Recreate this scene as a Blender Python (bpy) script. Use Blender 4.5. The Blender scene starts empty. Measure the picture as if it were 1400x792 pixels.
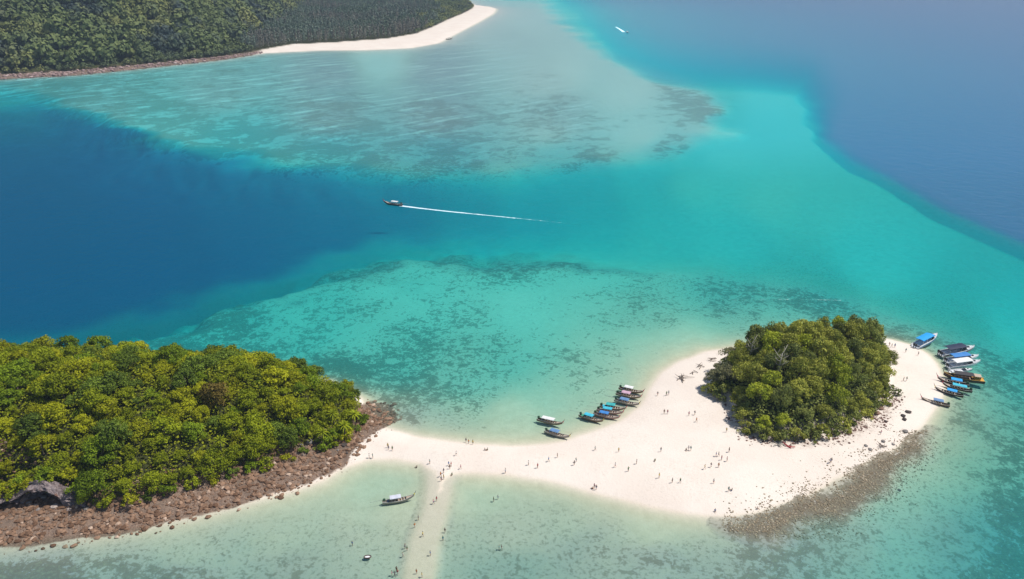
import bpy, bmesh, math, random
import numpy as np

rng = np.random.default_rng(11)
random.seed(11)
scene = bpy.context.scene
COL = scene.collection

# ------------------------------------------------------------------ camera, sky, sun, exposure
F = 1078.0                       # focal length in photograph pixels (1400 wide)
PITCH = math.atan(476.0 / F)     # horizon lies 80 px above the frame
CAM_H = 140.0
cam_d = bpy.data.cameras.new('camera')
cam_d.sensor_width = 36.0
cam_d.lens = 36.0 * F / 1400.0
cam_d.clip_start = 1.0
cam_d.clip_end = 60000.0
cam = bpy.data.objects.new('camera', cam_d)
cam.location = (0, 0, CAM_H)
cam.rotation_euler = (math.pi / 2 - PITCH, 0, 0)
COL.objects.link(cam)
scene.camera = cam

SUN_EL = math.radians(60)
SUN_AZ = math.radians(8)         # direction to the sun: angle from +X towards +Y
sun_dir = (math.cos(SUN_EL) * math.cos(SUN_AZ), math.cos(SUN_EL) * math.sin(SUN_AZ), math.sin(SUN_EL))
world = bpy.data.worlds.new('World')
scene.world = world
world.use_nodes = True
wn = world.node_tree
wn.nodes.clear()
sky = wn.nodes.new('ShaderNodeTexSky')
sky.sky_type = 'NISHITA'
sky.sun_disc = False
sky.sun_elevation = SUN_EL
sky.sun_rotation = math.pi / 2 - SUN_AZ
sky.altitude = 0
sky.air_density = 1.0
sky.dust_density = 1.0
bg = wn.nodes.new('ShaderNodeBackground')
bg.inputs['Strength'].default_value = 0.085
wo = wn.nodes.new('ShaderNodeOutputWorld')
wn.links.new(sky.outputs[0], bg.inputs[0])
wn.links.new(bg.outputs[0], wo.inputs[0])

sl = bpy.data.lights.new('sun', 'SUN')
sl.energy = 4.2
sl.angle = math.radians(0.53)
sl.color = (1.0, 0.955, 0.89)
so = bpy.data.objects.new('sun', sl)
COL.objects.link(so)
from mathutils import Vector, Matrix
so.rotation_euler = Vector(sun_dir).to_track_quat('Z', 'Y').to_euler()
so.location = (200, 0, 400)

scene.view_settings.view_transform = 'Standard'
scene.view_settings.look = 'None'
scene.view_settings.gamma = 1.0
scene.view_settings.use_curve_mapping = False
scene.view_settings.exposure = 0.0
cy = scene.cycles
cy.max_bounces = 6
cy.diffuse_bounces = 2
cy.glossy_bounces = 2
cy.transmission_bounces = 2
cy.transparent_max_bounces = 10
cy.volume_bounces = 0
cy.use_denoising = True
cy.caustics_reflective = False
cy.caustics_refractive = False

# ------------------------------------------------------------------ pixel <-> ground
CP, SP = math.cos(PITCH), math.sin(PITCH)

def p2g(px, py, z=0.0):
    u = (np.asarray(px, float) - 700.0) / F
    v = (np.asarray(py, float) - 396.0) / F
    dy = CP - v * SP
    dz = -SP - v * CP
    t = (z - CAM_H) / dz
    return u * t, dy * t

def w2p(x, y, z=0.0):
    zz = z - CAM_H
    depth = y * CP - zz * SP
    up = y * SP + zz * CP
    depth = np.maximum(depth, 1.0)
    return 700.0 + F * x / depth, 396.0 - F * up / depth

def poly_w(pts):
    a = np.array(pts, float)
    x, y = p2g(a[:, 0], a[:, 1])
    return np.stack([x, y], 1)

def sdf(P, X, Y):
    """signed distance (positive inside) of points to polygon P"""
    X = np.asarray(X, float); Y = np.asarray(Y, float)
    d2 = np.full(X.shape, 1e18)
    ins = np.zeros(X.shape, bool)
    n = len(P)
    for i in range(n):
        ax, ay = P[i]; bx, by = P[(i + 1) % n]
        ex, ey = bx - ax, by - ay
        L = ex * ex + ey * ey + 1e-9
        t = np.clip(((X - ax) * ex + (Y - ay) * ey) / L, 0, 1)
        dx = X - ax - t * ex; dy = Y - ay - t * ey
        d2 = np.minimum(d2, dx * dx + dy * dy)
        c = (ay > Y) != (by > Y)
        if by != ay:
            xi = (bx - ax) * (Y - ay) / (by - ay) + ax
            ins ^= c & (X < xi)
    d = np.sqrt(d2)
    return np.where(ins, d, -d)

def sm(a, b, x):
    t = np.clip((x - a) / (b - a), 0, 1)
    return t * t * (3 - 2 * t)

# value noise (numpy)
_tab = rng.random((256, 256))
def vnoise(x, y):
    xi = np.floor(x).astype(int); yi = np.floor(y).astype(int)
    fx = x - xi; fy = y - yi
    fx = fx * fx * (3 - 2 * fx); fy = fy * fy * (3 - 2 * fy)
    a = _tab[xi % 256, yi % 256]; b = _tab[(xi + 1) % 256, yi % 256]
    c = _tab[xi % 256, (yi + 1) % 256]; d = _tab[(xi + 1) % 256, (yi + 1) % 256]
    return (a * (1 - fx) + b * fx) * (1 - fy) + (c * (1 - fx) + d * fx) * fy
def fbm(x, y, o=4):
    s = 0; a = 0.5; t = 0
    for k in range(o):
        s = s + a * vnoise(x * 2 ** k + 17.3 * k, y * 2 ** k + 5.1 * k); t += a; a *= 0.5
    return s / t

# ------------------------------------------------------------------ outlines on the ground (photograph pixels)
LAND = [(-900, 860), (-300, 778), (-100, 750), (0, 738), (60, 735), (130, 729), (200, 718), (260, 706), (330, 689), (400, 672),
        (440, 658), (470, 640), (505, 629), (540, 629), (575, 634), (596, 645), (604, 668), (598, 672), (606, 655), (620, 648), (650, 646), (700, 651), (740, 657), (790, 668), (840, 682),
        (890, 694), (940, 703), (985, 706), (1030, 702), (1064, 691), (1103, 678), (1139, 656), (1167, 646), (1189, 630),
        (1215, 619), (1236, 604), (1258, 586), (1272, 570), (1284, 553), (1291, 535), (1290, 518), (1283, 500), (1268, 484),
        (1246, 472), (1215, 464), (1160, 462), (1080, 466), (1010, 474), (965, 481), (930, 493), (905, 511), (892, 526),
        (884, 542), (872, 558), (850, 574), (815, 589), (780, 600), (745, 607), (700, 609), (640, 606), (600, 601),
        (565, 596), (542, 589), (520, 582), (503, 566), (494, 546), (450, 520), (380, 506), (300, 498), (150, 493), (0, 490), (-300, 488), (-900, 500)]
VEG_L = [(-900, 740), (-200, 705), (0, 694), (60, 690), (112, 697), (180, 698), (215, 685), (270, 668), (330, 651), (380, 638),
         (430, 619), (470, 606), (488, 587), (498, 566), (490, 548), (440, 527), (380, 513), (300, 505), (150, 500), (0, 497), (-300, 497), (-900, 510)]
VEG_R = [(962, 540), (995, 556), (1003, 580), (1022, 598), (1060, 607), (1110, 604), (1150, 590), (1190, 566), (1218, 538),
         (1222, 512), (1205, 492), (1160, 482), (1090, 482), (1020, 490), (975, 508)]
FARLAND = [(-900, 190), (-300, 135), (0, 108), (60, 105), (100, 103), (200, 93), (300, 82), (360, 73), (440, 69), (500, 68.5), (560, 66), (600, 59),
           (628, 44), (655, 30), (674, 19), (678, 13), (668, 9.5), (650, 8), (630, -2), (560, -20), (300, -40), (-900, -40)]
FARVEG = [(-900, 182), (-300, 130), (0, 104.5), (60, 101.5), (100, 99.5), (200, 90), (300, 79.5), (355, 71), (400, 63), (460, 60), (530, 55), (570, 48),
          (592, 39), (612, 29), (636, 19), (648, 12), (640, 4), (560, -16), (300, -36), (-900, -38)]
FARHILL = [(-900, 172), (-300, 128), (0, 103), (100, 98), (200, 88.5), (290, 78), (335, 64), (370, 45), (410, 20), (430, 0), (440, -20), (300, -38), (-900, -40)]
FARREEF = [(-200, 122), (-60, 118), (40, 134), (120, 165), (200, 192), (300, 212), (420, 232), (560, 243), (700, 241), (820, 231), (900, 220),
           (945, 206), (968, 190), (988, 162), (990, 140), (962, 116), (900, 93), (845, 72), (805, 50), (768, 20), (735, -6), (650, -12), (300, -30), (-200, -30)]
MIDREEF = [(-200, 520), (30, 495), (110, 470), (175, 440), (270, 408), (370, 378), (500, 352), (620, 338), (760, 332), (860, 340), (960, 348), (1060, 372),
           (1160, 392), (1260, 430), (1380, 462), (1500, 500), (1700, 1400), (-1800, 1400), (-1800, 560)]
RDEEP = [(730, -40), (785, 10), (812, 40), (850, 72), (905, 90), (960, 97), (1040, 101), (1100, 108), (1122, 150), (1132, 190), (1168, 217),
         (1228, 251), (1300, 291), (1400, 334), (1700, 470), (3200, 1000), (3200, -60), (730, -60)]
RUBBLE_L = [(-300, 790), (0, 745), (130, 736), (200, 721), (260, 706), (400, 671), (470, 639), (482, 622), (500, 606), (520, 585), (548, 572), (535, 552), (505, 545), (480, 570),
            (470, 598), (430, 608), (330, 638), (215, 672), (120, 690), (60, 640), (0, 650), (-300, 690)]
CORAL_R = [(985, 712), (1050, 699), (1103, 674), (1140, 656), (1170, 643), (1195, 626), (1220, 615), (1250, 588), (1270, 588), (1262, 618), (1240, 645),
           (1215, 668), (1180, 690), (1150, 708), (1110, 722), (1050, 735), (1000, 726)]
DEBRIS_R = [(985, 545), (996, 585), (1015, 606), (1060, 618), (1110, 616), (1160, 606), (1205, 590), (1225, 565), (1236, 545), (1215, 540), (1150, 585), (1060, 600), (1005, 575)]
SANDBAR = [(582, 640), (626, 640), (616, 690), (606, 730), (592, 800), (585, 850), (520, 850), (548, 792), (560, 740), (578, 690)]

PW = {k: poly_w(v) for k, v in dict(LAND=LAND, VEG_L=VEG_L, VEG_R=VEG_R, FARLAND=FARLAND, FARVEG=FARVEG, FARHILL=FARHILL, RUBBLE_L=RUBBLE_L,
                                     CORAL_R=CORAL_R, DEBRIS_R=DEBRIS_R).items()}
PP = {k: np.array(v, float) for k, v in dict(FARREEF=FARREEF, MIDREEF=MIDREEF, RDEEP=RDEEP, SANDBAR=SANDBAR).items()}

# soundings: px, py, depth in metres
DEEP = [(0, 135, 9), (0, 170, 20), (0, 230, 34), (0, 300, 42), (0, 380, 42), (0, 450, 36), (120, 240, 32), (200, 300, 36), (200, 400, 34), (320, 260, 27), (320, 350, 29),
        (440, 300, 24), (430, 350, 25), (540, 265, 20), (560, 320, 20), (640, 260, 15), (640, 295, 15.5), (720, 260, 12), (720, 290, 12.5), (720, 315, 12.5), (800, 258, 10), (800, 275, 10.5), (810, 300, 11), (870, 250, 7.5), (900, 300, 7.5),
        (950, 250, 5.2), (1000, 200, 4.6), (1050, 120, 4.3), (1080, 180, 4.6), (1010, 330, 6.8), (1060, 270, 4.8), (1120, 290, 5.4), (1180, 340, 6.3), (1300, 370, 6.8), (1400, 420, 7.5), (1300, 430, 7), (1200, 390, 6.2), (930, 100, 4.3)]
SHALLOW = [(230, 455, 5), (330, 425, 4.6), (420, 400, 4.2), (420, 450, 4.0), (560, 375, 3.7), (560, 430, 3.4), (540, 500, 3.2), (700, 360, 3.6), (700, 420, 3.1), (700, 480, 2.9), (850, 365, 4), (850, 430, 3.3),
           (980, 390, 4.2), (1000, 440, 3.4), (1150, 420, 4.4), (1240, 445, 3.6), (1400, 480, 6.4), (1400, 560, 6), (1345, 540, 5), (1340, 620, 5.2), (1290, 660, 3.6), (1400, 700, 6), (1260, 730, 2.8), (1150, 745, 1.7),
           (1000, 765, 1.5), (850, 740, 1.25), (700, 720, 1.1), (700, 790, 1.7), (560, 700, .8), (490, 720, 1.0), (400, 740, 1.25), (300, 760, 1.5), (150, 780, 1.9), (0, 790, 2.2),
           (600, 565, 1.7), (700, 570, 1.2), (640, 520, 2.5), (780, 540, 1.8), (850, 500, 2.3), (940, 465, 2.4), (1100, 445, 3.2), (560, 560, 1.6), (470, 500, 3.2), (350, 470, 4)]
REEFD = [(60, 125, 2.62), (150, 140, 2.25), (200, 180, 2.7), (300, 110, 1.8), (330, 200, 3.6), (450, 90, 1.35), (450, 150, 1.65), (450, 220, 3.82), (600, 80, 1.2), (600, 150, 1.5), (600, 225, 3.6), (700, 40, 1.12), (750, 100, 1.12), (750, 170, 1.5), (760, 225, 3.15), (860, 120, 1.35), (880, 180, 1.65), (950, 150, 1.8), (900, 210, 2.92)]
# sea bed kinds: px, py, weed (grey-green film 0..1), coral patches 0..1, seagrass browning 0..1
KIND = [(0, 122, .95, .4, .8), (0, 150, .95, .4, .8), (60, 150, .9, .4, .8), (60, 125, .85, .5, .7), (150, 140, .75, .45, .7), (200, 180, .3, .52, .4), (300, 110, .75, .3, .7), (320, 195, .25, .52, .4), (450, 100, .8, .25, .9), (450, 160, .75, .45, .85), (450, 222, .2, .52, .3), (520, 75, .1, 0, 0),
        (600, 95, .75, .15, .95), (600, 160, .75, .45, .9), (600, 228, .45, .5, .5), (700, 60, .3, .1, .7), (740, 110, .3, .25, .6), (760, 150, .5, .4, .7), (750, 200, .3, .38, .35), (720, 20, .05, 0, .1), (790, 90, .12, .08, .3), (860, 120, .12, .1, .4), (930, 110, .3, .5, .5),
        (975, 140, .3, .55, .5), (880, 180, .15, .2, .2), (920, 207, .25, .5, .3), (800, 232, .3, .55, .4), (1000, 200, .1, .05, 0), (1050, 130, .05, .05, 0), (1000, 300, .1, .08, 0), (1200, 340, 0, 0, 0), (1400, 430, .1, 0, 0),
        (200, 460, .7, .6, .6), (300, 430, .45, .55, .3), (420, 405, .2, .42, .1), (480, 450, .2, .42, .1), (560, 375, .05, .38, 0), (620, 410, .03, .42, 0), (700, 350, .1, .52, .1), (720, 410, .0, .32, 0), (560, 470, .35, .50, .1), (650, 480, .35, .48, .1),
        (470, 500, .6, .6, .3), (560, 530, .5, .55, .4), (640, 540, .3, .5, .2), (700, 560, .15, .15, 0), (800, 480, .2, .42, .05), (820, 380, .15, .4, .1), (900, 420, .4, .45, .2), (1000, 400, .6, .5, .4), (1120, 395, .7, .56, .5), (900, 480, .15, .3, 0),
        (950, 470, .1, .1, 0), (1080, 450, .4, .4, .2), (1230, 440, .55, .5, .4), (1320, 450, .7, .5, .5), (1370, 500, .6, .55, .35), (1340, 560, .5, .42, .2), (1320, 620, .4, .35, .1), (1290, 660, .3, .35, .1), (1390, 620, .5, .55, .2), (1390, 700, .6, .6, .3),
        (1330, 720, .4, .4, .1), (1380, 780, .7, .6, .3), (1240, 700, .3, .35, .1), (1200, 750, .45, .42, .15), (1050, 770, .6, .5, .35), (900, 760, .6, .48, .35), (800, 740, .55, .42, .2), (780, 710, .35, .1, .05), (680, 720, .35, .3, .1), (700, 780, .55, .42, .1), (620, 740, .4, .12, .05), (500, 690, .2, .02, 0), (500, 750, .45, .25, .1),
        (400, 720, .3, .2, 0), (400, 780, .6, .42, .15), (250, 750, .35, .35, .1), (150, 760, .55, .5, .3), (60, 770, .8, .6, .5), (250, 790, .7, .55, .3), (0, 790, .85, .6, .5), (900, 720, .1, .05, 0), (650, 680, .2, .05, 0), (590, 575, .4, .3, .6), (560, 575, .6, .5, .8)]

def shep(px, py, pts, k, ys=1.35, power=3.0):
    num = 0.0; den = 1e-12
    for p in pts:
        d2 = (px - p[0]) ** 2 + ((py - p[1]) * ys) ** 2 + 60.0
        w = d2 ** (-power / 2 * 1.1)
        num = num + w * p[k]; den = den + w
    return num / den

def pn(X, Y):
    px, py = w2p(X, Y)
    return np.clip(px, -3000, 4000), np.clip(py, -75, 1600)

CAVE_X, CAVE_Y = p2g(50, 697)
def hill_left(X, Y):
    s = sdf(PW['VEG_L'], X, Y)
    s = s - 12.0 * np.exp(-(np.abs((X - CAVE_X + 4) / 14.0) ** 4 + np.abs((Y - CAVE_Y) / 9.5) ** 4))
    t = np.clip((s + 1.0) / 42.0, 0, 1)
    h = 16.0 * (1 - (1 - t) ** 1.9)
    # ridge falls towards the spit
    return h * (0.62 + 0.38 * sm(-45, -105, X)) * (0.9 + 0.2 * fbm(X * .04, Y * .04, 3))

def hill_right(X, Y):
    s = sdf(PW['VEG_R'], X, Y)
    t = np.clip((s - 0.5) / 20.0, 0, 1)
    return 11.5 * (1 - (1 - t) ** 2.0)

def terrain(X, Y, full=False):
    X = np.asarray(X, float); Y = np.asarray(Y, float)
    wx = (fbm(X * .09, Y * .09, 3) - .5); wy = (fbm(X * .09 + 40, Y * .09 + 9, 3) - .5)
    sl = sdf(PW['LAND'], X + wx * 1.6, Y + wy * 1.6)
    amp = np.clip(Y / 500.0, .3, 1.0)
    bx = (fbm(X * .016, Y * .016, 4) - .5) * 60 * amp; by = (fbm(X * .016 + 70, Y * .016 + 31, 4) - .5) * 60 * amp
    sf = sdf(PW['FARLAND'], X, Y)
    px, py = pn(X, Y)
    qx, qy = pn(X + bx, np.maximum(Y + by, 5))
    dd = shep(px, py, DEEP, 2)
    ds = shep(px, py, SHALLOW, 2) * (1 - .42 * sm(640, 710, py) * sm(1200, 1000, px))
    dr = shep(px, py, REEFD, 2)
    s_mid = sdf(PP['MIDREEF'], qx, qy) + 0.0; s_far = sdf(PP['FARREEF'], qx, qy)
    s_rd = sdf(PP['RDEEP'], px * .7 + qx * .3, py * .7 + qy * .3)
    wl = 1 - sm(500, 1000, px)
    rag = (fbm(X * .045 + 3, Y * .045, 4) - .5)
    m_mid = sm(-26 - 10 * wl, 24, s_mid + rag * 36); m_far = sm(-20 - 6 * wl, 16, s_far + (fbm(X * .02, Y * .02 + 8, 4) - .5) * 30)
    D = dd * (1 - m_mid) + ds * m_mid
    D = D * (1 - m_far) + dr * m_far
    edge = 7 + 18 * sm(260, 120, py) * sm(60, 110, py)
    m_rd = sm(-edge, edge * 1.2, s_rd) * sm(-80, 40, s_rd + 80)
    D = D * (1 - m_rd) + 45 * m_rd
    # low sand bar running out under thin water
    sb = sdf(PP['SANDBAR'], px + 6 * (wx), py)
    D = D * (1 - sm(-13, 9, sb)) + (.10 + .16 * sm(650, 820, py)) * sm(-13, 9, sb)
    d = np.maximum(-np.maximum(sl, -1e6), 0)
    slope = 0.10 + .9 * sm(820, 330, px) * sm(560, 470, py) + 0.12 * sm(620, 480, py) * sm(850, 1200, px)
    near = D * (1 - np.exp(-d * slope / np.maximum(D, .05)))
    cr = sdf(PW['CORAL_R'], X + wx * 9, Y + wy * 9)
    near = near * (1 - .8 * sm(-4, 4, cr))
    dfar = np.maximum(-sf, 0)
    near = np.minimum(near, D * (1 - np.exp(-dfar * (0.03 + .16 * sm(900, 0, px) ** 2) / np.maximum(D, .05))))
    rip = (fbm(X * .25, Y * .25, 3) - .5) * .18 * sm(0.15, 1.2, near)
    z = -(near + rip) - 0.02
    zl = 1.7 * (1 - np.exp(-np.maximum(sl, 0) / 9.0)) + (fbm(X * .12, Y * .12, 3) - .5) * .25 * sm(1, 8, sl)
    zl = zl + hill_left(X, Y) + hill_right(X, Y)
    hb = sdf(PW['FARHILL'], X, Y)
    zf = 2.2 * (1 - np.exp(-np.maximum(sf, 0) / 12.0)) + 150 * (1 - np.exp(-np.maximum(hb, 0) / 190.0)) * (0.50 + 1.0 * fbm(X * .010, Y * .007, 3))
    z = np.where(sl > 0, zl, z)
    z = np.where(sf > 0, zf, z)
    if not full:
        return z
    weed = shep(qx * .3 + px * .7, qy * .3 + py * .7, KIND, 2); coral = shep(px, py, KIND, 3); brown = shep(px, py, KIND, 4)
    ring = np.exp(-((s_mid - 12 + rag * 50) / 17.0) ** 2) * sm(1000, 800, px) * sm(20, 120, px) * sm(560, 500, py)
    weed = np.maximum(weed, .85 * ring); coral = np.maximum(coral, .58 * ring); brown = np.maximum(brown, .45 * ring)
    dk = m_rd; brown = np.clip(brown + .5 * sm(630, 720, py), 0, 1)
    weed = weed * (1 - dk); coral = coral * (1 - dk) * np.maximum(m_mid, np.maximum(m_far, .35)); brown = brown * np.maximum(m_mid, m_far)
    coral = coral * (1 - sm(-16, 4, sb)); sbm = sm(-14, 6, sb); weed = weed * (1 - sbm) + .24 * sbm; brown = brown * (1 - sbm) + .9 * sbm
    cr = sdf(PW['CORAL_R'], X + wx * 9, Y + wy * 9)
    mcr = sm(-9, 6.0, cr)
    coral = np.maximum(coral, .72 * mcr); brown = np.maximum(brown, .9 * mcr); weed = np.maximum(weed, .75 * mcr)
    shal = sm(0.0, 1.0, near); weed = np.clip(weed + .24 * sm(640, 720, py) * (1 - sbm) + .25 * sm(1220, 1330, px) * sm(470, 560, py), 0, 1)
    coral = np.where(cr > -3, coral, coral * sm(0.15, .7, near)); weed = np.where((cr > -3) | (sb > -10), weed, weed * (.25 + .75 * shal)); 
    weed = np.where((sl > 0) | (sf > 0), 0, weed * sm(0.0, .06, near)); coral = np.where((sl > 0) & (cr < 0), 0, coral)
    rl = sdf(PW['RUBBLE_L'], X + wx * 5, Y + wy * 5)
    rock = sm(-2.0, 2.5, rl)
    db = sdf(PW['DEBRIS_R'], X + wx * 5, Y + wy * 5)
    litter = sm(-2, 3, db) * .75
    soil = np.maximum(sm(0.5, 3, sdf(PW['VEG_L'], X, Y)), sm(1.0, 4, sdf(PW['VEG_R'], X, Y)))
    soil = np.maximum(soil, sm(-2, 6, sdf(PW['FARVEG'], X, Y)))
    fs = sm(-10, 2, sf) * sm(380, 330, px)      # pinkish rocky shore under the far hill
    rock = np.maximum(rock, fs * .8)
    return z, dict(weed=weed, coral=coral, brown=brown, rock=rock, litter=litter, soil=soil)

# ------------------------------------------------------------------ node helpers
class NT:
    def __init__(s, name):
        s.m = bpy.data.materials.new(name); s.m.use_nodes = True
        s.t = s.m.node_tree; s.t.nodes.clear()
        s.out = s.n('ShaderNodeOutputMaterial')
    def n(s, t, **kw):
        x = s.t.nodes.new(t)
        for k, v in kw.items(): setattr(x, k, v)
        return x
    def put(s, i, v):
        if hasattr(v, 'is_linked'): s.t.links.new(v, i)
        elif isinstance(v, (tuple, list)) and len(v) == 3 and i.type == 'RGBA': i.default_value = (*v, 1)
        else: i.default_value = v
    def attr(s, name):
        return s.n('ShaderNodeAttribute', attribute_name=name)
    def math(s, op, a, b=None, c=None, clamp=False):
        x = s.n('ShaderNodeMath', operation=op, use_clamp=clamp)
        for i, v in enumerate((a, b, c)):
            if v is not None: s.put(x.inputs[i], v)
        return x.outputs[0]
    def mix(s, f, a, b, mode='MIX'):
        x = s.n('ShaderNodeMix', data_type='RGBA', blend_type=mode)
        s.put(x.inputs[0], f); s.put(x.inputs[6], a); s.put(x.inputs[7], b)
        return x.outputs[2]
    def noise(s, scale, detail=3, rough=.55, vec=None, dist=0):
        x = s.n('ShaderNodeTexNoise')
        x.inputs['Scale'].default_value = scale; x.inputs['Detail'].default_value = detail
        x.inputs['Roughness'].default_value = rough; x.inputs['Distortion'].default_value = dist
        if vec is not None: s.t.links.new(vec, x.inputs['Vector'])
        return x.outputs[0]
    def ss(s, a, b, v):
        x = s.n('ShaderNodeMapRange', interpolation_type='SMOOTHSTEP')
        s.put(x.inputs[0], v); s.put(x.inputs[1], a); s.put(x.inputs[2], b)
        return x.outputs[0]
    def pos(s):
        return s.n('ShaderNodeNewGeometry').outputs['Position']
    def objc(s):
        return s.n('ShaderNodeTexCoord').outputs['Object']
    def bump(s, h, strength, dist):
        x = s.n('ShaderNodeBump'); s.put(x.inputs['Height'], h)
        x.inputs['Strength'].default_value = strength; x.inputs['Distance'].default_value = dist
        return x.outputs[0]
    def bsdf(s, col, rough=.6, normal=None, metal=0, spec=.3):
        x = s.n('ShaderNodeBsdfPrincipled')
        s.put(x.inputs['Base Color'], col); s.put(x.inputs['Roughness'], rough)
        x.inputs['Metallic'].default_value = metal; x.inputs['Specular IOR Level'].default_value = spec
        if normal is not None: s.t.links.new(normal, x.inputs['Normal'])
        return x.outputs[0]
    def end(s, sh):
        s.t.links.new(sh, s.out.inputs['Surface']); return s.m

def simple(name, col, rough=.5, var=.12, scale=3.0, spec=.35, metal=0):
    t = NT(name)
    nz = t.noise(scale, 3, .6, t.objc())
    c = t.mix(nz, tuple(v * (1 - var) for v in col), tuple(min(1, v * (1 + var)) for v in col))
    return t.end(t.bsdf(c, rough, None, metal, spec))

def mat_ground():
    t = NT('seabed_sand_coral')
    P = t.pos()
    weed = t.attr('weed').outputs['Fac']; coral = t.attr('coral').outputs['Fac']; brown = t.attr('brown').outputs['Fac']
    rock = t.attr('rock').outputs['Fac']; litter = t.attr('litter').outputs['Fac']; soil = t.attr('soil').outputs['Fac']
    fine = t.noise(.95, 4, .7, P); mid = t.noise(.30, 6, .68, P, .5); big = t.noise(.045, 4, .6, P, .6); grain = t.noise(4.0, 2, .6, P)
    sand = t.mix(t.ss(.3, .7, big), (.80, .70, .61), (.84, .76, .67))
    trod = t.math('MULTIPLY', t.ss(.50, .64, t.noise(1.7, 3, .7, P)), t.ss(.42, .58, t.noise(.07, 3, .6, P, .5)))
    sand = t.mix(t.math('MULTIPLY', trod, .32), sand, (.60, .51, .42))
    sand = t.mix(t.math('MULTIPLY', t.ss(.55, .8, fine), .2), sand, (.62, .54, .44))
    sx = t.n('ShaderNodeSeparateXYZ'); t.t.links.new(P, sx.inputs[0])
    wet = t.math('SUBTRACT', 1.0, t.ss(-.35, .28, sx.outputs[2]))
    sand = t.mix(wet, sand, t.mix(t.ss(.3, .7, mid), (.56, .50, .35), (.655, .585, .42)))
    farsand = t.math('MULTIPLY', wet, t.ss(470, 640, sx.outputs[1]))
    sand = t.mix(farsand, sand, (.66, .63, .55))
    # weed film
    wc = t.mix(brown, (.265, .272, .165), (.255, .235, .255))
    wm = t.math('MULTIPLY', weed, t.ss(.25, .62, t.math('ADD', t.math('MULTIPLY', mid, .55), t.math('MULTIPLY', big, .45))))
    wm = t.math('ADD', t.math('MULTIPLY', weed, .55), t.math('MULTIPLY', wm, .45), clamp=True)
    col = t.mix(wm, sand, wc)
    # coral heads and seagrass patches
    al = t.n('ShaderNodeVectorMath', operation='DOT_PRODUCT'); t.t.links.new(P, al.inputs[0]); al.inputs[1].default_value = (.0092, .0077, 0)
    ac = t.n('ShaderNodeVectorMath', operation='DOT_PRODUCT'); t.t.links.new(P, ac.inputs[0]); ac.inputs[1].default_value = (-.060, .072, 0)
    cv = t.n('ShaderNodeCombineXYZ'); t.put(cv.inputs[0], al.outputs['Value']); t.put(cv.inputs[1], ac.outputs['Value'])
    streak = t.noise(1.0, 5, .62, cv.outputs[0], .3)
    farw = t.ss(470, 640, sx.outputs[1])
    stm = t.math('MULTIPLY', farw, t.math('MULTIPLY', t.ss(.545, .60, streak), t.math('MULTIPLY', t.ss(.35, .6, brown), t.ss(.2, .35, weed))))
    col = t.mix(t.math('MULTIPLY', stm, .8), col, (.66, .64, .58))
    # speckle of rubble and small heads over the reef flats
    spk = t.math('MULTIPLY', t.ss(.50, .66, fine), t.math('MULTIPLY', t.ss(.15, .5, weed), .45))
    col = t.mix(spk, col, (.13, .125, .085))
    spl = t.math('MULTIPLY', t.ss(.50, .36, fine), 0.0)
    pat = t.math('ADD', t.math('MULTIPLY', mid, .46), t.math('ADD', t.math('MULTIPLY', big, .19), t.math('MULTIPLY', fine, .35)))
    f1 = t.noise(.030, 5, .72, P, .6); f2 = t.noise(.10, 4, .7, P, .3)
    patf = t.math('ADD', t.math('MULTIPLY', f1, .6), t.math('MULTIPLY', f2, .4))
    pm = t.n('ShaderNodeMix', data_type='FLOAT'); t.put(pm.inputs[0], farw); t.put(pm.inputs[2], pat); t.put(pm.inputs[3], t.math('ADD', patf, .035))
    pat = pm.outputs[0]
    thr = t.math('SUBTRACT', .70, t.math('MULTIPLY', coral, .425))
    cm = t.ss(t.math('SUBTRACT', thr, .018), t.math('ADD', thr, .035), pat)
    cm = t.math('MULTIPLY', t.math('MULTIPLY', cm, t.ss(0.02, .2, coral)), t.math('SUBTRACT', 1.0, t.math('MULTIPLY', farw, .35)))
    cc = t.mix(brown, (.085, .105, .06), (.19, .145, .105))
    cc = t.mix(t.ss(.45, .75, fine), cc, (.30, .27, .19))
    col = t.mix(t.math('MULTIPLY', cm, t.math('ADD', .22, t.math('MULTIPLY', coral, 1.05), clamp=True)), col, cc)
    # rubble shore
    rc = t.mix(t.ss(.35, .65, fine), (.075, .043, .030), (.215, .135, .092))
    rc = t.mix(t.ss(.45, .7, grain), rc, (.30, .21, .15))
    rc = t.mix(t.math('MULTIPLY', t.ss(.42, .62, big), .55), rc, (.10, .065, .042))
    rm = t.math('MULTIPLY', t.ss(.25, .55, t.math('ADD', rock, t.math('MULTIPLY', t.math('SUBTRACT', mid, .5), .7))), .92)
    col = t.mix(rm, col, rc)
    lm = t.math('MULTIPLY', litter, t.ss(.44, .60, t.math('ADD', t.math('MULTIPLY', fine, .6), t.math('MULTIPLY', mid, .4))))
    col = t.mix(lm, col, (.22, .14, .105))
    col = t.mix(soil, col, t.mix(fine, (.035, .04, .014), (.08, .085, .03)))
    nb = t.bump(t.math('ADD', fine, t.math('MULTIPLY', grain, .4)), .5, .25)
    return t.end(t.bsdf(col, .95, nb, 0, .1))

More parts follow.
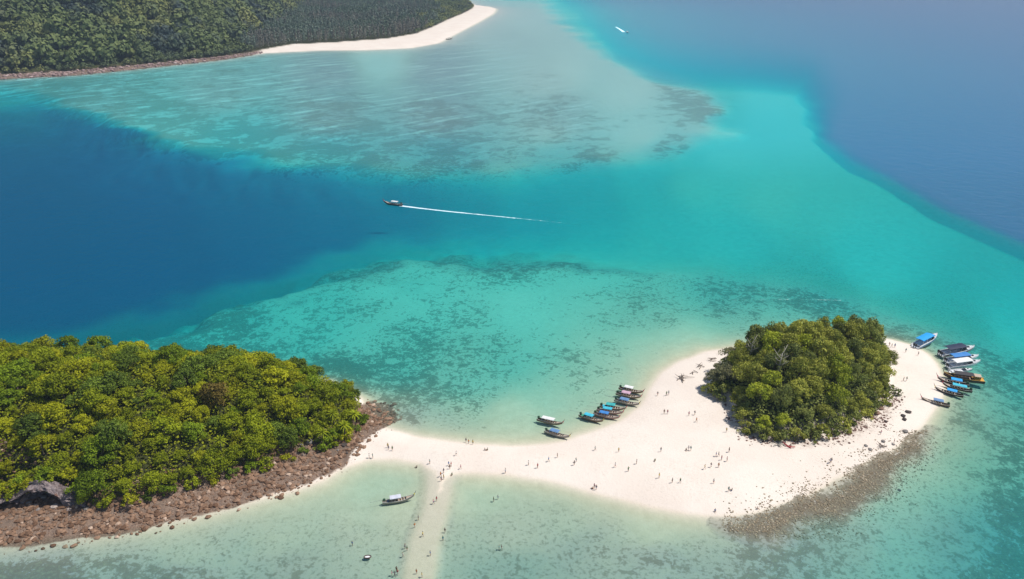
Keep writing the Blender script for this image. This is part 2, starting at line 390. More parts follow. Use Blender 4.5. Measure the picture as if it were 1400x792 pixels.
K1 = (0.34, 0.052, 0.036)       # extinction per metre, one way
def mat_water():
    t = NT('sea_water')
    P = t.pos()
    d = t.attr('depth').outputs['Fac']
    chop = t.attr('chop').outputs['Fac']
    def ex(k):
        return t.math('EXPONENT', t.math('MULTIPLY', d, -k))
    cT = t.n('ShaderNodeCombineColor')
    for i, k in enumerate(K1): t.put(cT.inputs[i], ex(k))
    # light scattered back by the water body itself
    w = t.math('SUBTRACT', 1.0, ex(.085))
    sc = t.mix(t.ss(3, 19, d), (.002, .175, .235), (.0, .070, .150))
    sc = t.mix(chop, sc, (.030, .088, .222))
    cw = t.mix(w, (0, 0, 0), sc)
    tr = t.n('ShaderNodeBsdfTransparent'); t.put(tr.inputs[0], cT.outputs[0])
    n1 = t.noise(.55, 3, .6, P, .5); n2 = t.noise(2.2, 2, .6, P)
    n3 = t.noise(.13, 3, .6, P, .8)
    hgt = t.math('ADD', t.math('ADD', n1, t.math('MULTIPLY', n2, .3)), t.math('MULTIPLY', n3, 3.0))
    bmp = t.bump(hgt, .55, .35)
    df = t.n('ShaderNodeBsdfDiffuse'); t.put(df.inputs[0], cw)
    ad = t.n('ShaderNodeAddShader'); t.t.links.new(tr.outputs[0], ad.inputs[0]); t.t.links.new(df.outputs[0], ad.inputs[1])
    gl = t.n('ShaderNodeBsdfGlossy'); gl.inputs['Roughness'].default_value = .22; t.put(gl.inputs[0], (1, 1, 1)); t.t.links.new(bmp, gl.inputs['Normal'])
    fr = t.n('ShaderNodeFresnel'); fr.inputs[0].default_value = 1.33; t.t.links.new(bmp, fr.inputs['Normal'])
    fac = t.math('MULTIPLY', fr.outputs[0], t.math('ADD', .24, t.math('MULTIPLY', chop, .50)))
    fac = t.math('MULTIPLY', fac, t.ss(0.0, .35, d))
    mx = t.n('ShaderNodeMixShader'); t.put(mx.inputs[0], fac)
    t.t.links.new(ad.outputs[0], mx.inputs[1]); t.t.links.new(gl.outputs[0], mx.inputs[2])
    return t.end(mx.outputs[0])

def mat_leaf(name, c1, c2, trans=.22):
    t = NT(name)
    v = t.attr('leaf').outputs['Fac']
    oi = t.n('ShaderNodeObjectInfo').outputs['Random']
    c = t.mix(v, c1, c2)
    c = t.mix(t.math('MULTIPLY', t.math('ABSOLUTE', t.math('SUBTRACT', oi, .5)), .65), c, t.mix(t.math('GREATER_THAN', oi, .5), tuple(x * .45 for x in c1), tuple(min(1, x * 1.5) for x in c2)))
    df = t.n('ShaderNodeBsdfPrincipled'); t.put(df.inputs['Base Color'], c); df.inputs['Roughness'].default_value = .55; df.inputs['Specular IOR Level'].default_value = .08
    tl = t.n('ShaderNodeBsdfTranslucent'); t.put(tl.inputs[0], c)
    mx = t.n('ShaderNodeMixShader'); mx.inputs[0].default_value = trans
    t.t.links.new(df.outputs[0], mx.inputs[1]); t.t.links.new(tl.outputs[0], mx.inputs[2])
    return t.end(mx.outputs[0])

def mat_forest(name, cols):
    """far wood: colour drifts from crown to crown"""
    t = NT(name)
    v = t.attr('leaf').outputs['Fac']; tr = t.attr('tint').outputs['Fac']
    n = t.noise(.012, 3, .6, t.pos())
    c = t.mix(v, cols[0], cols[1])
    c = t.mix(t.math('MULTIPLY', tr, .95), c, cols[2])
    c = t.mix(t.math('MULTIPLY', t.ss(.48, .62, n), .85), c, cols[3])
    return t.end(t.bsdf(c, .7, None, 0, .15))

M = {}
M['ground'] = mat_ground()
M['water'] = mat_water()
M['bark'] = simple('bark', (.20, .16, .12), .9, .3, 2.0)
M['bark_pale'] = simple('bark_pale', (.46, .42, .36), .85, .2, 2.0)
# mat_leaf('leaf_olive', (0.147, 0.170, 0.006), (0.310, 0.324, 0.011))
# mat_leaf('leaf_yellow', (0.233, 0.244, 0.006), (0.420, 0.380, 0.013))
M['leaf_olive'] = mat_leaf('leaf_olive', (0.177, 0.227, 0.010), (0.362, 0.405, 0.018))
M['leaf_yellow'] = mat_leaf('leaf_yellow', (0.250, 0.273, 0.010), (0.459, 0.463, 0.018))
M['leaf_dark'] = mat_leaf('leaf_dark', (0.088, 0.139, 0.021), (0.217, 0.293, 0.035))
M['leaf_green'] = mat_leaf('leaf_green', (0.107, 0.170, 0.012), (0.267, 0.360, 0.019))
M['leaf_brown'] = mat_leaf('leaf_brown', (0.135, 0.101, 0.024), (0.257, 0.189, 0.041))
M['leaf_grove'] = mat_leaf('leaf_grove', (0.234, 0.269, 0.048), (0.518, 0.511, 0.094))
M['leaf_grove_dark'] = mat_leaf('leaf_grove_dark', (0.133, 0.170, 0.048), (0.318, 0.344, 0.085))
M['leaf_grove_bright'] = mat_leaf('leaf_grove_bright', (0.253, 0.320, 0.034), (0.532, 0.564, 0.051))
M['leaf_grove_grey'] = mat_leaf('leaf_grove_grey', (0.168, 0.172, 0.085), (0.294, 0.283, 0.143))
M['leaf_casuarina'] = mat_leaf('leaf_casuarina', (.11, .115, .095), (.22, .21, .175), .1)
M['leaf_under'] = mat_leaf('leaf_under', (0.130, 0.158, 0.012), (0.310, 0.329, 0.017))
M['forest'] = mat_forest('far_forest', [(.100, .135, .045), (.165, .20, .068), (.040, .060, .066), (.23, .24, .075)])
M['casu'] = mat_forest('far_casuarina', [(.13, .18, .13), (.24, .30, .225), (.22, .20, .16), (.14, .20, .12)])

# ------------------------------------------------------------------ object helpers
def tag(o, label=None, cat=None, group=None, kind=None):
    if label: o['label'] = label
    if cat: o['category'] = cat
    if group: o['group'] = group
    if kind: o['kind'] = kind
    return o

def mesh_np(name, V, Fq, mat=None, attrs=None, smooth=False):
    me = bpy.data.meshes.new(name)
    V = np.asarray(V, np.float32); Fq = np.asarray(Fq, np.int32)
    n = Fq.shape[1]
    me.vertices.add(len(V)); me.vertices.foreach_set('co', V.ravel())
    me.loops.add(Fq.size); me.loops.foreach_set('vertex_index', Fq.ravel())
    me.polygons.add(len(Fq)); me.polygons.foreach_set('loop_start', np.arange(0, Fq.size, n, dtype=np.int32))
    me.polygons.foreach_set('use_smooth', np.full(len(Fq), smooth))
    if mat is not None: me.materials.append(mat)
    for k, v in (attrs or {}).items():
        a = me.attributes.new(k, 'FLOAT', 'POINT'); a.data.foreach_set('value', np.asarray(v, np.float32))
    me.update(calc_edges=True)
    me.validate()
    return me

def obj(name, me, parent=None, loc=None, mat=None):
    o = bpy.data.objects.new(name, me); COL.objects.link(o)
    if parent is not None: o.parent = parent
    if loc is not None: o.location = loc
    if mat is not None and me is not None and len(me.materials):
        o.material_slots[0].link = 'OBJECT'; o.material_slots[0].material = mat
    return o

def empty(name, loc, rz=0, s=1.0):
    o = bpy.data.objects.new(name, None); COL.objects.link(o)
    o.location = loc; o.rotation_euler = (0, 0, rz); o.scale = (s, s, s) if not isinstance(s, tuple) else s
    o.empty_display_size = .5
    return o

class MB:
    """collects polygons of one mesh"""
    def __init__(s): s.v = []; s.f = []
    def add(s, vs, fs):
        b = len(s.v); s.v += [tuple(map(float, p)) for p in vs]; s.f += [tuple(b + i for i in f) for f in fs]
    def box(s, x0, x1, y0, y1, z0, z1):
        s.add([(x0, y0, z0), (x1, y0, z0), (x1, y1, z0), (x0, y1, z0), (x0, y0, z1), (x1, y0, z1), (x1, y1, z1), (x0, y1, z1)],
              [(0, 3, 2, 1), (4, 5, 6, 7), (0, 1, 5, 4), (1, 2, 6, 5), (2, 3, 7, 6), (3, 0, 4, 7)])
    def loft(s, rings, closed=True, caps=True):
        n = len(rings[0]); vs = [p for r in rings for p in r]; fs = []
        for i in range(len(rings) - 1):
            for j in range(n if closed else n - 1):
                k = (j + 1) % n
                fs.append((i * n + j, i * n + k, (i + 1) * n + k, (i + 1) * n + j))
        if caps and closed:
            fs.append(tuple(range(n))[::-1]); fs.append(tuple((len(rings) - 1) * n + j for j in range(n)))
        s.add(vs, fs)
    def tube(s, pts, rad, n=6):
        rings = []
        pts = [Vector(p) for p in pts]
        for i, p in enumerate(pts):
            d = (pts[min(i + 1, len(pts) - 1)] - pts[max(i - 1, 0)]).normalized()
            a = d.orthogonal().normalized() if abs(d.z) > .95 else d.cross(Vector((0, 0, 1))).normalized()
            b = d.cross(a)
            r = rad[i] if isinstance(rad, (list, tuple)) else rad
            rings.append([tuple(p + (a * math.cos(2 * math.pi * k / n) + b * math.sin(2 * math.pi * k / n)) * r) for k in range(n)])
        s.loft(rings)
    def mesh(s, name, mat=None, smooth=False, bevel=0):
        me = bpy.data.meshes.new(name)
        me.from_pydata(s.v, [], s.f)
        bm = bmesh.new(); bm.from_mesh(me)
        bmesh.ops.recalc_face_normals(bm, faces=bm.faces)
        if bevel: bmesh.ops.bevel(bm, geom=list(bm.edges), offset=bevel, segments=2, affect='EDGES', profile=.6)
        bm.to_mesh(me); bm.free()
        if smooth:
            me.polygons.foreach_set('use_smooth', np.ones(len(me.polygons), bool))
        if mat: me.materials.append(mat)
        return me

# ------------------------------------------------------------------ sea bed, beaches, water
U = np.concatenate([[-6000, -3500, -2200, -1500, -1100, -850, -650, -500, -400, -320, -260, -210, -170, -140, -115], np.arange(-95, 1496, 3.2),
                    [1500, 1515, 1540, 1570, 1610, 1660, 1720, 1800, 1900, 2050, 2250, 2600, 3200, 4500, 7000]])
V = np.concatenate([[-75.5, -70, -63, -56, -50, -44, -38, -33, -28, -24, -20, -16, -13, -10, -8, -6, -4, -2], np.arange(0, 240, 1.8), np.arange(240, 830, 3.0),
                    [835, 842, 852, 866, 885, 910, 945, 1000, 1080, 1200, 1400, 1800]])
UU, VV = np.meshgrid(U, V)
GX, GY = p2g(UU, VV)
nr, nc = UU.shape
Z, AT = terrain(GX.ravel(), GY.ravel(), True)
idx = np.arange(nr * nc).reshape(nr, nc)
Q = np.stack([idx[1:, :-1].ravel(), idx[1:, 1:].ravel(), idx[:-1, 1:].ravel(), idx[:-1, :-1].ravel()], 1)
VT = np.stack([GX.ravel(), GY.ravel(), Z], 1)
zq = Z[Q].max(1)
pxq = UU.ravel()[Q].mean(1); pyq = VV.ravel()[Q].mean(1)
dry = zq > 0.0
farq = GY.ravel()[Q].mean(1) > 650
def sub(name, mask, kind='structure'):
    q = Q[mask]; u, inv = np.unique(q, return_inverse=True)
    me = mesh_np(name, VT[u], inv.reshape(q.shape), M['ground'], {k: v[u] for k, v in AT.items()}, True)
    o = obj(name, me); tag(o, kind=kind); return o
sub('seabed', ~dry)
sub('beach', dry & ~farq)
sub('far_island_ground', dry & farq)

px_all, py_all = UU.ravel(), VV.ravel()
chop = sm(-16, 14 + 40 * sm(200, 110, py_all), sdf(PP['RDEEP'], px_all, py_all)) * .9
chop = np.maximum(chop, 1.0 * sm(-10, 25, sdf(PP['FARREEF'], px_all, py_all)) * sm(200, 650, px_all))
depth = np.maximum(-Z, 0)
VW = np.stack([GX.ravel(), GY.ravel(), np.zeros(nr * nc)], 1)
wet = Z[Q].min(1) < 0.05
q = Q[wet]; u, inv = np.unique(q, return_inverse=True)
wo_ = obj('sea_water', mesh_np('sea_water', VW[u], inv.reshape(q.shape), M['water'], dict(depth=depth[u], chop=chop[u]), True))
tag(wo_, kind='structure')

def gz(x, y):
    return float(terrain(np.array([x]), np.array([y]))[0])

# ------------------------------------------------------------------ foliage
def leaf_quads(centers, normals, size, r):
    n = len(centers)
    a = np.cross(normals, r.normal(size=(n, 3))); a /= np.linalg.norm(a, axis=1, keepdims=True) + 1e-9
    b = np.cross(normals, a)
    s = (size * r.uniform(.6, 1.35, n))[:, None]
    e = r.uniform(.55, .95, n)[:, None]
    fold = normals * s * r.uniform(-.25, .25, n)[:, None]
    V = np.stack([centers - a * s, centers - b * s * e + fold, centers + a * s, centers + b * s * e + fold], 1).reshape(-1, 3)
    Fq = np.arange(4 * n).reshape(n, 4)
    return V, Fq

def crown(seed, R, H, nclump, nleaf, size, base=.35, flat=.75, droop=0.0):
    """crown of many leaf clumps; R radius, H height of crown, its underside at base*H"""
    r = np.random.default_rng(seed)
    C = []; RR = []
    for i in range(nclump):
        th = i * 2.39996 + r.uniform(-.5, .5); k = (i + .5) / nclump
        rad = R * math.sqrt(k) * r.uniform(.55, 1.15)
        top = math.sqrt(max(0.05, 1 - (rad / R) ** 2))
        z = H * (base + (1 - base) * top * r.uniform(.55, 1.0)) - H * .12
        C.append((rad * math.cos(th), rad * math.sin(th), z)); RR.append(R * r.uniform(.17, .48))
    # a second, lower tier round the rim
    for i in range(nclump // 2):
        th = r.uniform(0, 6.28); rad = R * r.uniform(.5, .9)
        C.append((rad * math.cos(th), rad * math.sin(th), H * r.uniform(base * .55, base + .18))); RR.append(R * r.uniform(.24, .38))
    C = np.array(C); RR = np.array(RR)
    per = r.multinomial(nleaf, RR ** 2 / (RR ** 2).sum())
    cen = []; nor = []; val = []
    for c, rr, m in zip(C, RR, per):
        d = r.normal(size=(m, 3)); d[:, 2] = d[:, 2] + .45; d /= np.linalg.norm(d, axis=1, keepdims=True)
        rad = rr * r.uniform(.55, 1.1, m) ** .6
        p = c + d * rad[:, None] * np.array([1, 1, flat]) * (1 + .25 * r.normal(size=(m, 1)) * .5)
        nn = d + r.normal(size=(m, 3)) * .55; nn /= np.linalg.norm(nn, axis=1, keepdims=True)
        cen.append(p); nor.append(nn); val.append(np.clip(r.uniform(.2, .8) + r.normal(size=m) * .22, 0, 1))
    cen = np.concatenate(cen); nor = np.concatenate(nor); val = np.concatenate(val)
    V, Fq = leaf_quads(cen, nor, size, r)
    return V, Fq, np.repeat(val, 4)

def trunk_mesh(name, seed, H, R, mat, limbs=6, r0=.22):
    r = random.Random(seed); b = MB()
    top = H * .62
    lean = (r.uniform(-.5, .5), r.uniform(-.5, .5))
    b.tube([(0, 0, -2.0), (0, 0, 0), (lean[0] * .4, lean[1] * .4, top * .5), (lean[0], lean[1], top)], [r0 * 1.5, r0 * 1.25, r0 * .9, r0 * .5], 7)
    for i in range(limbs):
        th = i * 6.283 / limbs + r.uniform(-.4, .4); z0 = top * r.uniform(.45, .9)
        f = z0 / top; x0, y0 = lean[0] * f, lean[1] * f
        L = R * r.uniform(.55, .85)
        b.tube([(x0, y0, z0), (x0 + L * .5 * math.cos(th), y0 + L * .5 * math.sin(th), z0 + H * .13), (x0 + L * math.cos(th), y0 + L * math.sin(th), z0 + H * r.uniform(.22, .34))], [r0 * .5, r0 * .35, r0 * .12], 5)
    return b.mesh(name, mat, True)

NV = 9
CROWN = []; TRUNK = []
for i in range(NV):
    R = 3.6 + .25 * (i % 4); H = 7.4 + .4 * (i % 3)
    V_, F_, a_ = crown(100 + i, R, H, 14 + 2 * (i % 5), 2700, .25, .30 + .05 * (i % 3), .72)
    CROWN.append(mesh_np('crown', V_, F_, M['leaf_olive'], dict(leaf=a_)))
    TRUNK.append(trunk_mesh('trunk', 200 + i, H, R, M['bark']))
SHR = []; SST = []
for i in range(5):
    V_, F_, a_ = crown(300 + i, 1.9, 2.5, 8, 620, .20, .12, .8)
    SHR.append(mesh_np('foliage', V_, F_, M['leaf_olive'], dict(leaf=a_)))
    SST.append(trunk_mesh('stem', 330 + i, 2.2, 1.4, M['bark'], 5, .07))

def frond_crown(seed, n=26, L=2.6, z=3.2):
    r = np.random.default_rng(seed); Vs = []; Fs = []; A = []; k = 0
    for i in range(n):
        th = i * 2.39996; el = 1.25 - 1.5 * (i / n)
        for j in range(6):
            f0, f1 = j / 6, (j + 1) / 6
            def pt(f):
                rr = L * f; return np.array([rr * math.cos(el) * math.cos(th), rr * math.cos(el) * math.sin(th), z + rr * math.sin(el) - L * .42 * f * f])
            p0, p1 = pt(f0), pt(f1); w = .26 * (1 - f0) ** .5 * min(1, .4 + 2 * f0); w1 = .26 * max(0.02, 1 - f1) ** .5
            sd = np.array([-math.sin(th), math.cos(th), 0])
            Vs += [p0 - sd * w + [0, 0, -.06], p0 + sd * w + [0, 0, -.06], p1 + sd * w1 + [0, 0, -.06], p1 - sd * w1 + [0, 0, -.06]]
            Fs.append([k, k + 1, k + 2, k + 3]); A += [r.uniform(.2, .9)] * 4; k += 4
    return np.array(Vs), np.array(Fs), np.array(A)
V_, F_, a_ = frond_crown(5)
FROND = mesh_np('frond_crown', V_, F_, M['leaf_green'], dict(leaf=a_))
b = MB(); b.tube([(0, 0, -1.5), (0, 0, 0), (.15, .1, 1.6), (.1, 0, 3.2)], [.2, .17, .14, .12], 7); PTRUNK = b.mesh('trunk', M['bark'], True)

def place_tree(x, y, z, s, mat, label, group, variant, name='broadleaf_tree', sz=None, bark=None):
    t = empty(name, (x, y, z), random.uniform(0, 6.28), (s, s, sz or s))
    t.rotation_euler = (random.uniform(-.06, .06), random.uniform(-.06, .06), random.uniform(0, 6.28))
    obj('trunk', TRUNK[variant], t, mat=bark or M['bark'])
    obj('crown', CROWN[variant], t, mat=M[mat])
    return tag(t, label, 'tree', group)

def pdisk(poly, spacing, inset, seed, tries=30000, clip=None):
    r = np.random.default_rng(seed)
    lo = poly.min(0); hi = poly.max(0)
    if clip is not None:
        lo = np.maximum(lo, clip[0]); hi = np.minimum(hi, clip[1])
    P = r.uniform(lo, hi, (tries, 2)); P = P[sdf(poly, P[:, 0], P[:, 1]) > inset]
    out = np.zeros((0, 2))
    for p in P:
        if len(out) == 0 or ((out - p) ** 2).sum(1).min() > spacing ** 2:
            out = np.vstack([out, p])
    return out

# mouth of the cave at the left end: keep trees off it
def vis(x, y, z, m=60):
    a, b2 = w2p(x, y, z); return (a > -m) & (a < 1400 + m) & (b2 > -m) & (b2 < 792 + m)

# --- left island
LBL = {'leaf_olive': 'olive-green', 'leaf_yellow': 'yellowish', 'leaf_dark': 'dark green', 'leaf_green': 'fresh green', 'leaf_brown': 'brownish half-dry'}
PL = pdisk(PW['VEG_L'], 4.15, 1.2, 5, 30000, (np.array([-235.0, 100.0]), np.array([0.0, 300.0])))
zt = terrain(PL[:, 0], PL[:, 1])
count_l = 0
for (x, y), z in zip(PL, zt):
    if not vis(x, y, z + 6, 45): continue
    if y < CAVE_Y + 5.5 and abs(x - CAVE_X + 4) < 15: continue
    e = float(sdf(PW['VEG_L'], np.array([x]), np.array([y]))[0])
    pxx, pyy = w2p(x, y, z + 6)
    g = fbm(np.array([x * .05]), np.array([y * .05]), 2)[0]
    u = random.random()
    mat = 'leaf_olive' if u < .50 else 'leaf_yellow' if u < .74 else 'leaf_dark' if u < .84 else 'leaf_green' if u < .99 else 'leaf_brown'
    if pxx > 400 and u < .62: mat = 'leaf_green' if random.random() < .45 else mat
    if g > .62 and random.random() < .4: mat = 'leaf_dark'
    s = (.54 + .62 * random.random() ** 1.9) * (.9 if e < 5 else 1.0)
    if pxx < 135 and e < 16: where = 'just above the shore cave of the long wooded island'
    elif e < 7 and y < 240 and pxx < 440: where = 'in the front row above the brown rubble shore'
    elif pxx > 400: where = 'at the spit end of the long wooded island'
    elif e > 20 and y < 222: where = 'high on the slope of the long wooded island'
    elif e <= 20 and y < 222: where = 'on the lower slope of the long wooded island'
    else: where = 'along the ridge of the long wooded island'
    place_tree(x, y, z - .3, s, mat, LBL[mat] + ' broadleaf tree ' + where, LBL[mat] + ' trees ' + where, random.randrange(NV), sz=s * random.uniform(.8, 1.1))
    count_l += 1
print('left trees', count_l)

# shrubs along the rubble edge of the left island
SH = [(118, 690), (150, 694), (178, 694), (205, 685), (232, 678), (262, 668), (292, 660), (318, 653), (342, 646), (362, 642), (392, 632), (415, 623), (442, 614), (458, 609), (474, 602), (486, 590), (494, 578)]
for i, (a, b2) in enumerate(SH):
    x, y = p2g(a, b2 - 5, 2.0); x = float(x); y = float(y); z = gz(x, y)
    t = empty('shrub', (x, y, z - .1), random.uniform(0, 6.28), random.uniform(.9, 1.4))
    mt = ['leaf_green', 'leaf_olive', 'leaf_yellow', 'leaf_dark'][i % 4]
    obj('stem', SST[i % 5], t, mat=M['bark']); obj('foliage', SHR[i % 5], t, mat=M[mt])
    tag(t, {'leaf_green': 'fresh green', 'leaf_olive': 'olive', 'leaf_yellow': 'yellow-green', 'leaf_dark': 'dark green'}[mt] + ' shrub at the edge of the brown rubble shore', 'shrub', mt.replace('leaf_', '') + ' shrubs along the rubble shore')
for i, (a, b2) in enumerate([(455, 570), (470, 578), (440, 588), (484, 562), (300, 602)]):
    x, y = p2g(a, b2, 11.0 if i > 3 else 7.0); x = float(x); y = float(y); z = gz(x, y)
    t = empty('screw_palm', (x, y, z + (3.5 if i > 3 else 1.5)), i * 1.3, .95)
    obj('trunk', PTRUNK, t, mat=M['bark']); obj('frond_crown', FROND, t, mat=M['leaf_olive'])
    tag(t, 'olive screw palm with a star of drooping fronds among the broadleaf trees', 'palm', 'screw palms on the long wooded island')

# undergrowth filling the gaps
def undergrowth(name, poly, n, inset, seed, lab, cat, clip, mat, lift=(.3, 2.6), size=.42):
    r = np.random.default_rng(seed)
    lo = np.maximum(poly.min(0), clip[0]); hi = np.minimum(poly.max(0), clip[1])
    P = r.uniform(lo, hi, (n * 3, 2)); P = P[sdf(poly, P[:, 0], P[:, 1]) > inset][:n]
    k = ~((P[:, 1] < CAVE_Y + 4) & (np.abs(P[:, 0] - CAVE_X + 4) < 13)) if poly is PW['VEG_L'] else np.ones(len(P), bool)
    P = P[k]
    z = terrain(P[:, 0], P[:, 1]) + r.uniform(lift[0], lift[1], len(P))
    nn = r.normal(size=(len(P), 3)) * .6 + [0, 0, .9]; nn /= np.linalg.norm(nn, axis=1, keepdims=True)
    V_, F_ = leaf_quads(np.column_stack([P, z]), nn, size, r)
    o = obj(name, mesh_np(name, V_, F_, M[mat], dict(leaf=np.repeat(r.random(len(P)), 4))))
    tag(o, lab, cat, kind='stuff')
undergrowth('undergrowth', PW['VEG_L'], 60000, 0.6, 3, 'olive undergrowth filling the gaps between the trees of the long wooded island', 'undergrowth', (np.array([-235.0, 100.0]), np.array([0.0, 300.0])), 'leaf_under', (.3, 4.0), .36)
undergrowth('undergrowth', PW['VEG_R'], 15000, 1.5, 4, 'olive undergrowth between the trees of the round wooded islet', 'undergrowth', (np.array([-500.0, 0.0]), np.array([500.0, 500.0])), 'leaf_grove_dark')

# --- round islet
LBR = {'leaf_grove': 'olive', 'leaf_grove_dark': 'dark green', 'leaf_grove_bright': 'bright yellow-green', 'leaf_grove_grey': 'pale grey-green'}
PR = pdisk(PW['VEG_R'], 4.7, 1.6, 8, 20000)
zt = terrain(PR[:, 0], PR[:, 1])
cx, cyy = PW['VEG_R'].mean(0)
for (x, y), z in zip(PR, zt):
    e = float(sdf(PW['VEG_R'], np.array([x]), np.array([y]))[0])
    u = random.random()
    mat = 'leaf_grove' if u < .52 else 'leaf_grove_dark' if u < .84 else 'leaf_grove_bright'
    pxx, pyy = w2p(x, y, z + 4)
    if pyy > 545 and pxx > 1110 and u > .35: mat = 'leaf_grove_bright' if u > .5 else mat
    if pxx < 1010 and pyy < 545: mat = 'leaf_grove_grey'
    s = random.uniform(.78, 1.05) * (.72 if e < 4 else 1.0)
    tall = 1.35 if e > 6 else 1.05
    if x > cx + 8: tall *= 1.02
    if x < cx - 14: tall *= .80
    if e > 10: where = 'in the high middle of the round islet grove'
    elif x > cx + 16: where = 'on the side of the islet grove facing the speedboats'
    elif y < cyy - 8: where = 'at the front of the islet grove above white sand'
    elif x < cx - 14: where = 'on the thin driftwood side of the islet grove'
    else: where = 'on the rim of the round islet grove'
    place_tree(x, y, z - .3, s, mat, LBR[mat] + ' broadleaf tree ' + where, LBR[mat] + ' trees ' + where, random.randrange(NV), 'islet_tree', sz=s * tall * random.uniform(.85, 1.1), bark=M['bark_pale'] if mat == 'leaf_grove_grey' else None)
print('islet trees', len(PR))
for i, (a, b2) in enumerate([(1006, 562), (1012, 578), (1020, 592), (1038, 598), (1055, 602), (1072, 603), (1090, 602), (1106, 600), (1122, 598), (1138, 591), (1152, 585), (1166, 578), (1180, 570), (1192, 562), (1204, 552), (1212, 540), (975, 540), (988, 546)]):
    x, y = p2g(a, b2 - 4, 2.0); x = float(x); y = float(y); z = gz(x, y)
    t = empty('shrub', (x, y, z - .1), random.uniform(0, 6.28), random.uniform(1.3, 1.9))
    obj('stem', SST[i % 5], t, mat=M['bark']); mt = ['leaf_grove', 'leaf_grove_dark'][i % 2]
    obj('foliage', SHR[i % 5], t, mat=M[mt])
    tag(t, ['olive', 'dark green'][i % 2] + ' shrub at the foot of the grove where it meets the white sand', 'shrub', ['olive', 'dark'][i % 2] + ' shrubs round the grove')
# pale bare-limbed tree at the front of the grove
def bare_tree(a, b2, zz, s, label):
    x, y = p2g(a, b2, zz); x = float(x); y = float(y); z = gz(x, y)
    t = empty('bare_tree', (x, y, z), 0.4, s)
    m = MB(); m.tube([(0, 0, -1), (0, 0, 1), (.3, -.2, 5), (.5, -.3, 9)], [.35, .3, .22, .13], 7); obj('trunk', m.mesh('trunk', M['bark_pale'], True), t)
    rr = random.Random(3)
    for i in range(9):
        th = i * 2.4; z0 = 4 + i * .55; L = rr.uniform(2.2, 3.4)
        m = MB(); p = (.3, -.2, z0); e = (p[0] + L * math.cos(th), p[1] + L * math.sin(th), z0 + L * .8)
        mdl = (p[0] + L * .5 * math.cos(th), p[1] + L * .5 * math.sin(th), z0 + L * .3)
        m.tube([p, mdl, e], [.13, .10, .04], 5)
        for k in range(2): m.tube([mdl, (mdl[0] + rr.uniform(-1, 1), mdl[1] + rr.uniform(-1, 1), mdl[2] + 1.6)], [.06, .02], 4)
        obj('limb', m.mesh('limb', M['bark_pale'], True), t)
    tag(t, label, 'tree')
bare_tree(1060, 528, 9, 1.0, 'pale grey tree with bare branching limbs standing out of the islet grove')
bare_tree(1022, 508, 7, .8, 'grey leafless tree at the thin back edge of the islet grove')

# --- far shore: front-row trees one can pick out, the rest one wood
def far_crown_v(kind, seed):
    r = np.random.default_rng(seed)
    if kind == 'b':
        R = 5.2; m = 84
        d = r.normal(size=(m, 3)); d[:, 2] = np.abs(d[:, 2]) * 1.1 - .15; d /= np.linalg.norm(d, axis=1, keepdims=True)
        p = d * R * r.uniform(.7, 1.08, (m, 1)) * [1, 1, .95] + [0, 0, 4.5]
        nn = d + r.normal(size=(m, 3)) * .4; nn /= np.linalg.norm(nn, axis=1, keepdims=True); s = 1.25
    else:
        m = 46; f = r.random(m) ** .8; th = r.uniform(0, 6.28, m); rad = (1 - f) * 2.2 + .35
        p = np.stack([rad * np.cos(th), rad * np.sin(th), 3.5 + f * 15], 1)
        nn = np.stack([np.cos(th), np.sin(th), .45 + 0 * th], 1) + r.normal(size=(m, 3)) * .4; nn /= np.linalg.norm(nn, axis=1, keepdims=True); s = .95
    V_, F_ = leaf_quads(p, nn, s, r)
    return V_, np.repeat(r.random(m), 4)
FARV = {k: [far_crown_v(k, 60 + i) for i in range(5)] for k in 'bc'}
def far_wood(name, pts, kind, mat, label, cat, smin, smax, seed):
    r = np.random.default_rng(seed); Vs = []; A = []; T = []
    z = terrain(pts[:, 0], pts[:, 1])
    for (x, y), zz in zip(pts, z):
        V_, a = FARV[kind][r.integers(5)]; th = r.uniform(0, 6.28); s = smin + (smax - smin) * r.random() ** 2.2
        c, sn = math.cos(th), math.sin(th)
        Vs.append(np.stack([(V_[:, 0] * c - V_[:, 1] * sn) * s + x, (V_[:, 0] * sn + V_[:, 1] * c) * s + y, V_[:, 2] * s * r.uniform(.85, 1.15) + zz], 1))
        A.append(a); T.append(np.full(len(a), np.clip((fbm(np.array([x * .022]), np.array([y * .022]), 3)[0] - .42) * 3.0 + r.normal() * .3, 0, 1)))
    Vs = np.concatenate(Vs)
    o = obj(name, mesh_np(name, Vs, np.arange(len(Vs)).reshape(-1, 4), M[mat], dict(leaf=np.concatenate(A), tint=np.concatenate(T))))
    tag(o, label, cat, kind='stuff')
def jgrid(poly, sp, inset, seed, lo, hi, extra=None):
    r = np.random.default_rng(seed)
    xs = np.arange(lo[0], hi[0], sp); ys = np.arange(lo[1], hi[1], sp)
    P = np.stack(np.meshgrid(xs, ys), -1).reshape(-1, 2) + r.uniform(-.45, .45, (len(xs) * len(ys), 2)) * sp
    k = sdf(poly, P[:, 0], P[:, 1]) > inset
    P = P[k]; z = terrain(P[:, 0], P[:, 1]); a, b2 = w2p(P[:, 0], P[:, 1], z + 10)
    P = P[(a > -60) & (b2 > -22)]
    return P
HB = PW['FARHILL']
Pb = jgrid(HB, 6.4, 2, 1, (-1100, 850), (-150, 1900))
far_wood('hillside_wood', Pb, 'b', 'forest', 'hazy dark green broadleaf wood covering the far hillside', 'forest', .75, 2.3, 2)
Pc = jgrid(PW['FARVEG'], 6.0, 8, 3, (-700, 1000), (100, 2200))
hb = sdf(HB, Pc[:, 0], Pc[:, 1]); fx, fy = w2p(Pc[:, 0], Pc[:, 1])
wob = (fbm(Pc[:, 0] * .03, Pc[:, 1] * .012, 3) - .5) * 110
casu = (hb < 4) & (fx + wob < 588) & (fx + wob * .6 > 340)
